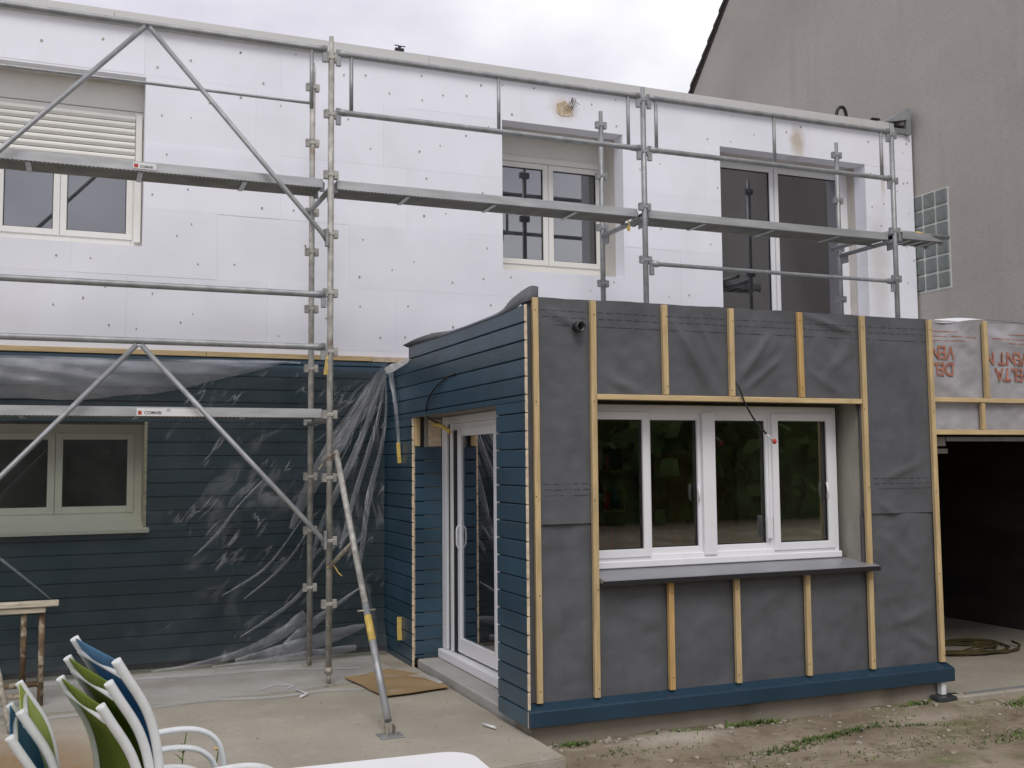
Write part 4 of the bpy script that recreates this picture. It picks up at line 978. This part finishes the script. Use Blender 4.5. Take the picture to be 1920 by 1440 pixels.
def fold(pts, ws, lift=.03, parent=film, m_='film_fold', sag=.0, nm='fold'):
    """a doubled ridge of film: a tent-shaped strip"""
    P = curve(pts, 7); n_ = len(P); bm = bmesh.new(); rows_ = []
    for i, p in enumerate(P):
        f = i/(n_-1)*(len(ws)-1); k = min(int(f), len(ws)-2); w_ = ws[k]+(ws[k+1]-ws[k])*(f-k)
        t = (P[min(i+1, n_-1)]-P[max(i-1, 0)]).normalized(); s = t.cross(Vector((0, -1, 0))).normalized()
        row = []
        for c_ in range(7):
            u = c_/6*2-1; hgt = lift*(1-u*u)*(.6+.5*fbm(i*.25, c_*.9, w_*40)) + .006*fbm(i*.6, c_*1.7, 3) + (.022*fbm(i*.9, c_*2.3, w_*9) if w_ > .07 else 0)
            row.append(bm.verts.new(p + s*u*w_/2*(1+.15*fbm(i*.3, u)) + Vector((0, -hgt, 0))))
        rows_.append(row)
    for i in range(n_-1):
        for c_ in range(6): bm.faces.new((rows_[i][c_], rows_[i+1][c_], rows_[i+1][c_+1], rows_[i][c_+1])).smooth = True
    return mesh_obj(nm, bm, m_, parent)
yb_ = 9.86
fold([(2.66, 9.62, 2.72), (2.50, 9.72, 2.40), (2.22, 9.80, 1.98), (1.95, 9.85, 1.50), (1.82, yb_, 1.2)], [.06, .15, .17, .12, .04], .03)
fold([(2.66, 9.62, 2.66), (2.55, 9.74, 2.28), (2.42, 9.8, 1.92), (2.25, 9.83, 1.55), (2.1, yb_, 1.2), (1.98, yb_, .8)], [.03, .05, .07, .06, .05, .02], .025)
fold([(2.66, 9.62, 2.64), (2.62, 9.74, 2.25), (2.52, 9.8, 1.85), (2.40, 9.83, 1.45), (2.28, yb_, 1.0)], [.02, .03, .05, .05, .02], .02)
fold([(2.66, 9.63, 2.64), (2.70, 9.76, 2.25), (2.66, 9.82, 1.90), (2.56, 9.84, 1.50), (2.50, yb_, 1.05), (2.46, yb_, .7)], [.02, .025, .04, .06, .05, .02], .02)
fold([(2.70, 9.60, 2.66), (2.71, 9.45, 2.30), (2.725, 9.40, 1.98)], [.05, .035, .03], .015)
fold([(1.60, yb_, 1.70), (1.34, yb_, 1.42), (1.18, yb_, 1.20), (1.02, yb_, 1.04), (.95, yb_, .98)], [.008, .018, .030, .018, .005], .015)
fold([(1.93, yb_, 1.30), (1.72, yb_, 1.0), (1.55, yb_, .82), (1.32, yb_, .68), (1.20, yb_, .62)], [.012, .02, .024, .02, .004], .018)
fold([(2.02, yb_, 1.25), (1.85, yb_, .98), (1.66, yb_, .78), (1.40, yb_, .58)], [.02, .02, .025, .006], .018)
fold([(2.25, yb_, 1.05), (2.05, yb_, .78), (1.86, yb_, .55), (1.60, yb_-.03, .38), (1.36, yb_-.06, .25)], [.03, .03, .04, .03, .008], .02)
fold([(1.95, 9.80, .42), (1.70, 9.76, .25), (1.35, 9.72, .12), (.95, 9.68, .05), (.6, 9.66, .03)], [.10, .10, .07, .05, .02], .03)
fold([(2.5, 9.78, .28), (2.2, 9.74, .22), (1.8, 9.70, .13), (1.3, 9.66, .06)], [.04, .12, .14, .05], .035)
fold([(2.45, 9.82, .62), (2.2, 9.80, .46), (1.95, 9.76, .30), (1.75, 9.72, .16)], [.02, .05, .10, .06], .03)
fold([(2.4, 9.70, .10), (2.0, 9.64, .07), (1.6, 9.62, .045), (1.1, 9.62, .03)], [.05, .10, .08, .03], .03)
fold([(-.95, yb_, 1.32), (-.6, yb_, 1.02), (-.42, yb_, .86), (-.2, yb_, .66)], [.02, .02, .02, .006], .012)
# slack bag of film under the starter batten
bm = bmesh.new(); nx, nz_ = 90, 26; gv = {}
for j in range(nz_+1):
    for i in range(nx+1):
        x = -2.6+4.5*i/nx; t = j/nz_
        zt_ = 2.70+.05*math.sin((x+2.6)*.7)+.06*max(0, min(1, (x-.4)/1.2)); lo = 2.37+.02*fbm(x*2, 1)
        k_ = abs(x+.15)/1.9; zb2 = lo+(.38*min(1, k_)**1.7)*1.0 if x > -.15 else lo+(.14*min(1, k_)**1.5)
        zb2 = min(zb2, zt_-.02); z = zb2+(zt_-zb2)*t
        bul = .10*math.sin(math.pi*min(1, t*1.05))**.8*max(.1, 1-k_*.8)
        y = 9.90-bul-.012*math.sin(z*42+x*5.5+3*fbm(x*1.2, z*2))*(.4+.6*t)-.01*fbm(x*5, z*9)
        gv[i, j] = bm.verts.new((x, y, z))
for j in range(nz_):
    for i in range(nx): bm.faces.new((gv[i, j], gv[i+1, j], gv[i+1, j+1], gv[i, j+1])).smooth = True
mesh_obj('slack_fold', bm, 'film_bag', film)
# white torn sleeve at the corner and tapes
bm = bmesh.new(); a = curve([(2.64, 9.60, 2.69), (2.67, 9.45, 2.725), (2.71, 9.30, 2.73), (2.735, 9.12, 2.755)], 5); b = curve([(2.66, 9.58, 2.645), (2.69, 9.42, 2.665), (2.72, 9.28, 2.69), (2.738, 9.12, 2.725)], 5)
va = [bm.verts.new(p+Vector((-.01*random.random(), 0, 0))) for p in a]; vb_ = [bm.verts.new(p+Vector((0, 0, -.01*random.random()))) for p in b]
for i in range(len(va)-1): bm.faces.new((va[i], va[i+1], vb_[i+1], vb_[i]))
mesh_obj('torn_sleeve', bm, 'white_strip', film)
strip('tape', [(2.712, 9.38, 1.99), (2.717, 9.38, 1.90), (2.725, 9.38, 1.80)], .035, 'yellow', None, None, (-.3, -1, 0), film)
strip('tape', [(2.722, 9.38, .40), (2.722, 9.38, .30), (2.725, 9.38, .19)], .042, 'yellow', None, None, (-.3, -1, 0), film)

# ------------------------------------------------------------------ loose things on the terrace
bm = bmesh.new(); pts = [(2.07, 8.775), (2.16, 8.80), (2.27, 8.84), (2.33, 8.90), (2.50, 8.985), (2.60, 8.83), (2.70, 8.62), (2.735, 8.40), (2.745, 8.05), (2.62, 8.03), (2.40, 7.97), (2.19, 7.95), (2.15, 8.25), (2.13, 8.45)]
top_v = [bm.verts.new((x, y, .024+.010*fbm(x*4, y*4))) for x, y in pts]; cv = bm.verts.new((2.43, 8.40, .03)); bot_v = [bm.verts.new((v.co.x, v.co.y, v.co.z-.006)) for v in top_v]
for k in range(len(pts)):
    q = (k+1) % len(pts); bm.faces.new((cv, top_v[q], top_v[k])); bm.faces.new((top_v[k], top_v[q], bot_v[q], bot_v[k]))
bm.faces.new(bot_v); bmesh.ops.recalc_face_normals(bm, faces=bm.faces)
o = mesh_obj('cardboard', bm, 'card'); tag(o, 'flattened brown cardboard sheet lying on the concrete by the patio door', 'cardboard')
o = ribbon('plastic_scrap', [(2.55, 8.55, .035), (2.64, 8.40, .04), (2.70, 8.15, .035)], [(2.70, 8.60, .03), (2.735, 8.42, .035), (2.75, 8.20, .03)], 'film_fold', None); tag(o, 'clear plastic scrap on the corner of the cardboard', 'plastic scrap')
for nm, pts, lab in (('offcut', [(2.58, 6.85), (2.62, 6.72)], 'white offcut lying at the foot of the blue corner'), ('offcut', [(1.62, 8.50), (1.67, 8.30), (1.60, 8.22)], 'white curled offcut on the floor left of the scaffold foot')):
    o = tube(nm, [(p[0], p[1], .016) for p in pts], .009, 'white_strip', None, 5); tag(o, lab, 'offcut')

# rusty trestle at the left edge
tr = thing('trestle', 'rusty steel builder\'s trestle with weathered top boards at the left edge', 'trestle', (-.5, 8.7, 0))
box('top_board', -1.3, -.13, 8.70, 8.80, .745, .785, 'old_wood', tr, .006); box('top_board', -1.25, -.22, 8.72, 8.82, .70, .742, 'old_wood', tr, .006)
for x in (-.245, -.37): tube('upright', [(x, 8.78, .0 if x > -.3 else .18), (x, 8.78, .70)], .022, 'rust', tr, 8)
tube('cross_bar', [(-1.2, 8.78, .15), (-.24, 8.78, .17)], .022, 'rust', tr, 8)
tube('cross_bar', [(-1.2, 8.40, .17), (-.30, 8.40, .16), (-.25, 8.42, .05)], .020, 'rust', tr, 8)
tube('leg', [(-.62, 8.74, .70), (-.40, 7.98, .01)], .020, 'galv_dirty', tr, 8); tube('leg', [(-1.15, 8.76, .70), (-1.15, 8.0, .01)], .020, 'rust', tr, 8); tube('leg', [(-1.15, 8.78, .70), (-1.15, 8.78, 0)], .022, 'rust', tr, 8)

# ------------------------------------------------------------------ sling chairs, two stacks
def make_chair(label, sling, group):
    t = thing('garden_chair', label, 'chair', (0, 0, 0), group)
    H = 1.06; hw = .275
    side = curve([(-.235, H), (-.205, H-.05), (-.140, H-.16), (-.105, H-.27), (-.085, H-.42), (-.06, .50), (-.03, .40)], 5)     # (forward, z)
    for s in (-1, 1):
        o = tube('back_post', [(s*hw, p[0], p[1]) for p in [(q.x, q.y) for q in [Vector((v[0], v[1])) for v in side]]], [.0158]*len(side), 'chair_tube', t, 10, 1.0)
        tube('leg', curve([(s*hw, -.03, .41), (s*(hw+.012), -.10, .20), (s*(hw+.02), -.16, .0)], 4), .0165, 'chair_tube', t, 8)
        tube('arm', curve([(s*(hw+.03), -.10, .645), (s*(hw+.035), .02, .665), (s*(hw+.035), .18, .668), (s*(hw+.035), .28, .635), (s*(hw+.035), .33, .56), (s*(hw+.035), .345, .40), (s*(hw+.035), .37, .0)], 6), .0115, 'chair_tube', t, 10, 1.5, (0, 0, 1))
        tube('seat_rail', [(s*hw, -.05, .40), (s*hw, .40, .435)], .0165, 'chair_tube', t, 8)
    tube('cross_bar', [(-hw, -.214, H-.05), (hw, -.214, H-.05)], .0105, 'chair_tube', t, 8)
    tube('cross_bar', [(-hw, .40, .43), (hw, .40, .43)], .0125, 'chair_tube', t, 8)
    tube('cross_bar', [(-hw, -.05, .38), (hw, -.05, .38)], .0125, 'chair_tube', t, 8)
    bm = bmesh.new(); prof = [(v[0]+.004, v[1]) for v in side]+[(.1, .385), (.25, .40), (.39, .44)]; nx = 8; gr = []
    for i, (y, z) in enumerate(prof):
        sag = .018*math.sin(math.pi*min(1, i/10))
        gr.append([bm.verts.new((-hw+2*hw*k/nx, y-(sag if z > .45 else 0)*math.sin(math.pi*k/nx), z-(.02*math.sin(math.pi*k/nx) if z < .45 else 0))) for k in range(nx+1)])
    for i in range(len(gr)-1):
        for k in range(nx): bm.faces.new((gr[i][k], gr[i][k+1], gr[i+1][k+1], gr[i+1][k])).smooth = True
    sl = mesh_obj('sling', bm, sling, t); md = sl.modifiers.new('thick', 'SOLIDIFY'); md.thickness = .003
    return t
def place(t, far, near, scale=1.0):
    """set a chair so that its back-post tops (local x=-hw far... ) run from far to near"""
    far, near = Vector(far), Vector(near); c = (far+near)/2; wv = (near-far); wv.z = 0; wv.normalize()   # local +x = near
    fw = Vector((0, 0, 1)).cross(wv)                   # local +y (forward)
    ang = math.atan2(wv.y, wv.x); t.rotation_euler = (0, 0, ang); t.scale = (scale,)*3
    t.location = Vector((c.x, c.y, c.z)) - Matrix.Rotation(ang, 3, 'Z') @ (Vector((0, -.235, 1.06))*scale)
    for ch in t.children: ch.matrix_parent_inverse = Matrix.Identity(4)
def pix(x, y, z):
    d = rgt*((x-960)/FPX) - up*((y-720)/FPX) + fwd; k = (z-EYE)/d.z; return Vector((0, 0, EYE)) + d*k
G1 = 'chairs in the front stack'; G2 = 'chairs in the stack at the left edge'
z_t = 1.175
c1 = make_chair('blue sling chair with white tubes, topmost of the front stack', 'sling_blue', G1)
far, near = pix(139, 1196, z_t), pix(230, 1245, z_t)
wd = (far-near).length; near = far+(near-far)*(.55/wd)
place(c1, far, near)
fw = Vector((-(near-far).y, (near-far).x, 0)).normalized()
c2 = make_chair('green sling chair directly under the blue one in the front stack', 'sling_green', G1)
dn = Vector((0, 0, -.066)) - fw*.022
place(c2, far+dn, near+dn)
c3 = make_chair('lowest green sling chair of the front stack', 'sling_green', G1)
place(c3, far+dn*2.05, near+dn*2.05)
f2, n2 = pix(35, 1279, .99), pix(37, 1334, .99); wd2 = (f2-n2).length; n2 = f2+(n2-f2)*(.52/wd2)
c4 = make_chair('lime sling chair on top of the stack at the left edge', 'sling_lime', G2); place(c4, f2, n2, .95)
fw2 = Vector((-(n2-f2).y, (n2-f2).x, 0)).normalized(); dn2 = Vector((0, 0, -.07))-fw2*.03+ (n2-f2).normalized()*.04
c5 = make_chair('blue sling chair under the lime one at the left edge', 'sling_blue', G2); place(c5, f2+dn2, n2+dn2, .95)

# white garden table, its far corner in view
tb = thing('garden_table', 'white plastic garden table top with rounded corner in the foreground', 'table', (1.0, 3.7, -.06))
zT = .63; cA = pix(872, 1406, zT); cB = pix(540, 1441, zT); ux = (cB-cA).normalized(); vx = Vector((-ux.y, ux.x, 0)) 
if vx.y > 0: vx = -vx
Wd, Dp, rad = 1.3, .8, .13; outl = []
for (u0, v0, a0) in ((0, 0, 180), (0, Dp, 270), (Wd, Dp, 0), (Wd, 0, 90)):
    for k in range(9):
        a = R({180: 270, 270: 180, 0: 90, 90: 0}[a0] - k*11.25*1 ) if False else None
def rr(Wd, Dp, rad, n=8):
    o = []
    for cx, cy, a0 in ((rad, rad, 180), (Wd-rad, rad, 270), (Wd-rad, Dp-rad, 0), (rad, Dp-rad, 90)):
        for k in range(n+1):
            a = R(a0+90*k/n); o.append((cx+rad*math.cos(a), cy+rad*math.sin(a)))
    return o
bm = bmesh.new(); lst = rr(Wd, Dp, rad); base = cA - ux*.02 - vx*.01
tv = [bm.verts.new(base+ux*a+vx*b) for a, b in lst]; tv2 = [bm.verts.new(base+ux*a+vx*b-Vector((0, 0, .03))) for a, b in lst]
bm.faces.new(tv); bm.faces.new(tv2[::-1])
for k in range(len(lst)): q = (k+1) % len(lst); bm.faces.new((tv[k], tv2[k], tv2[q], tv[q]))
bmesh.ops.recalc_face_normals(bm, faces=bm.faces)
bmesh.ops.bevel(bm, geom=[e for e in bm.edges if all(abs(v.co.z-zT) < 1e-4 for v in e.verts)], offset=.008, segments=2, affect='EDGES')
mesh_obj('table_top', bm, 'table', tb)
for a, b in ((.12, .12), (Wd-.12, .12), (.12, Dp-.12), (Wd-.12, Dp-.12)):
    p = base+ux*a+vx*b; tube('leg', [(p.x, p.y, zT-.03), (p.x, p.y, -.06)], [.03, .022], 'table', tb, 8)

# ------------------------------------------------------------------ weeds, grass and stones
def blade(bm, p, h, lean, az, w_=.006):
    d = Vector((math.cos(az), math.sin(az), 0)); s = Vector((-d.y, d.x, 0))*w_
    a, b = bm.verts.new(p-s), bm.verts.new(p+s); m1 = p+d*lean*.4+Vector((0, 0, h*.6)); c_, d_ = bm.verts.new(m1-s*.7), bm.verts.new(m1+s*.7); e = bm.verts.new(p+d*lean+Vector((0, 0, h)))
    bm.faces.new((a, b, d_, c_)); bm.faces.new((c_, d_, e))
bm = bmesh.new()
def patch(cx, cy, rx, ry, n_, hmax, ang=0):
    for _ in range(n_):
        a = random.gauss(0, .5)*rx; b = random.gauss(0, .5)*ry; x = cx+a*math.cos(ang)-b*math.sin(ang); y = cy+a*math.sin(ang)+b*math.cos(ang)
        if y > 6.50 or (x < 2.82 and y > 5.9): continue
        blade(bm, Vector((x, y, gz(x, y)-.005)), random.uniform(.15, .7)*hmax, random.uniform(.2, 1.1)*hmax, random.uniform(0, 6.28), random.uniform(.003, .008))
patch(4.75, 5.95, .75, .06, 520, .05, .22); patch(5.45, 5.95, .5, .05, 200, .035, -.25); patch(4.30, 5.78, .35, .05, 160, .04, .2)
patch(4.55, 6.42, .22, .05, 200, .07); patch(4.30, 6.38, .14, .04, 90, .06); patch(5.95, 6.40, .18, .05, 120, .05)
patch(3.05, 6.38, .12, .05, 120, .06); patch(3.9, 6.36, .25, .04, 70, .04); patch(3.3, 6.1, .3, .1, 80, .035)
patch(6.1, 5.45, .5, .12, 320, .05, .1); patch(6.75, 6.15, .18, .08, 150, .06); patch(5.0, 5.5, .8, .2, 260, .03); patch(3.9, 5.5, .6, .15, 160, .03)
for _ in range(900):
    x, y = random.uniform(2.9, 7.2), random.uniform(4.6, 6.45)
    if fbm(x*1.2+3, y*2.4, 7) > .12: blade(bm, Vector((x, y, gz(x, y)-.004)), random.uniform(.01, .035), random.uniform(0, .03), random.uniform(0, 6.28), .003)
o = mesh_obj('grass_tufts', bm, 'grass'); o['kind'] = 'stuff'; o['label'] = 'sparse green grass and weeds growing in the trodden dirt'; o['category'] = 'grass'
bm = bmesh.new()
for _ in range(330):
    x, y = random.uniform(2.85, 7.4), random.uniform(4.6, 6.48); r_ = random.choice([.004, .006, .008, .012, .02]) if random.random() < .93 else .03
    if y > 6.2 and random.random() < .4: r_ *= 1.3
    mm = Matrix.Translation((x, y, gz(x, y)+r_*.2))@Matrix.Rotation(random.uniform(0, 6), 4, 'Z')@Matrix.Diagonal((1, random.uniform(.6, 1), random.uniform(.4, .7), 1))
    bmesh.ops.create_icosphere(bm, subdivisions=1, radius=r_, matrix=mm)
for _ in range(80):
    x = random.choice([random.gauss(3.2, .25), random.gauss(5.7, .4), random.gauss(4.2, .5)]); y = 6.46-abs(random.gauss(0, .1)); r_ = random.choice([.006, .009, .013, .02])
    if 2.84 < x < 6.3:
        bmesh.ops.create_icosphere(bm, subdivisions=1, radius=r_, matrix=Matrix.Translation((x, y, gz(x, y)+r_*.3))@Matrix.Diagonal((1, .8, .6, 1)))
for v in bm.verts: v.co += Vector((noise.noise(v.co*90)*.004, noise.noise(v.co*80+Vector((5, 0, 0)))*.004, 0))
for _ in range(150):
    x = random.uniform(-.3, 2.7); y = random.choice([random.uniform(6.1, 9.6), random.gauss(9.3, .2), random.gauss(6.3, .25)])
    if 5.96 < y < 9.7:
        r_ = random.choice([.003, .004, .006, .009]); bmesh.ops.create_icosphere(bm, subdivisions=1, radius=r_, matrix=Matrix.Translation((x, y, r_*.4))@Matrix.Diagonal((1, .7, .6, 1)))
o = mesh_obj('pebbles', bm, 'stone'); o['kind'] = 'stuff'; o['label'] = 'small stones and mortar crumbs scattered on the dirt and slab'; o['category'] = 'pebbles'
bm = bmesh.new()
for _ in range(60):
    x, y = random.uniform(3, 7.2), random.uniform(4.7, 6.4); blade(bm, Vector((x, y, gz(x, y)+.004)), .006, random.uniform(.04, .12), random.uniform(0, 6.28), .004)
o = mesh_obj('dry_straw', bm, 'dry'); o['kind'] = 'stuff'; o['label'] = 'dry straw stalks lying on the dirt'; o['category'] = 'straw'
# weeds growing by the chairs
def weed(name, base_, h, label, flower=False, n_=16):
    t = thing(name, label, 'weed', base_); bm = bmesh.new(); b = Vector(base_)
    stem = curve([b, b+Vector((.01, 0, h*.4)), b+Vector((-.012, .01, h*.75)), b+Vector((.004, .0, h))], 5); sweep(bm, stem, .003, 5)
    mesh_obj('stem', bm, 'grass', t); bm = bmesh.new()
    for k in range(n_):
        p = stem[int((.25+.7*k/n_)*(len(stem)-1))]; blade(bm, p, random.uniform(.01, .03), random.uniform(.03, .07), random.uniform(0, 6.28), .006)
    mesh_obj('leaves', bm, 'grass', t)
    if flower:
        bm = bmesh.new()
        for k in range(11):
            a = k*.571; c_ = stem[-1]; v0 = bm.verts.new(c_); v1 = bm.verts.new(c_+Vector((math.cos(a)*.022, math.sin(a)*.012, .012))); v2 = bm.verts.new(c_+Vector((math.cos(a+.5)*.022, math.sin(a+.5)*.012, .014))); bm.faces.new((v0, v1, v2))
        mesh_obj('flower', bm, 'flower', t)
p = pix(407, 1452, .0); p = pix(407, 1440, .50); weed('flowering_weed', (p.x, p.y, -.05), .62, 'small yellow-flowered weed beside the chair arms', True)
p = pix(347, 1440, .45); weed('thin_weed', (p.x, p.y, -.05), .66, 'thin dry weed stalk growing behind the chair arms', False, 24)

# garden behind the viewer (seen only as dark reflections in the panes)
bm = bmesh.new()
for _ in range(5200):
    x = random.uniform(-26, 30); h = 4.2+1.6*fbm(x*.18, 0)+.7*fbm(x*.9, 3); y = -15+random.gauss(0, .8); z = random.uniform(0, h)
    q = Matrix.Translation((x, y, z))@Matrix.Rotation(random.uniform(0, 6), 4, 'Z')@Matrix.Rotation(random.uniform(-1, 1), 4, 'X')
    s_ = random.uniform(.15, .38); v = [bm.verts.new(q@Vector(c_)) for c_ in ((-s_, 0, -s_*.6), (s_, 0, -s_*.6), (s_*.7, 0, s_), (-s_*.7, 0, s_))]; bm.faces.new(v)
for k in range(56):
    x = -26+k; h = 3.8+1.6*fbm((x+.5)*.18, 0); add_box(bm, x, x+1, -15.6, -15.2, -.1, h)
o = mesh_obj('hedge', bm, 'leaf'); o['kind'] = 'stuff'; o['label'] = 'dark garden hedge mirrored in the window panes'; o['category'] = 'hedge'
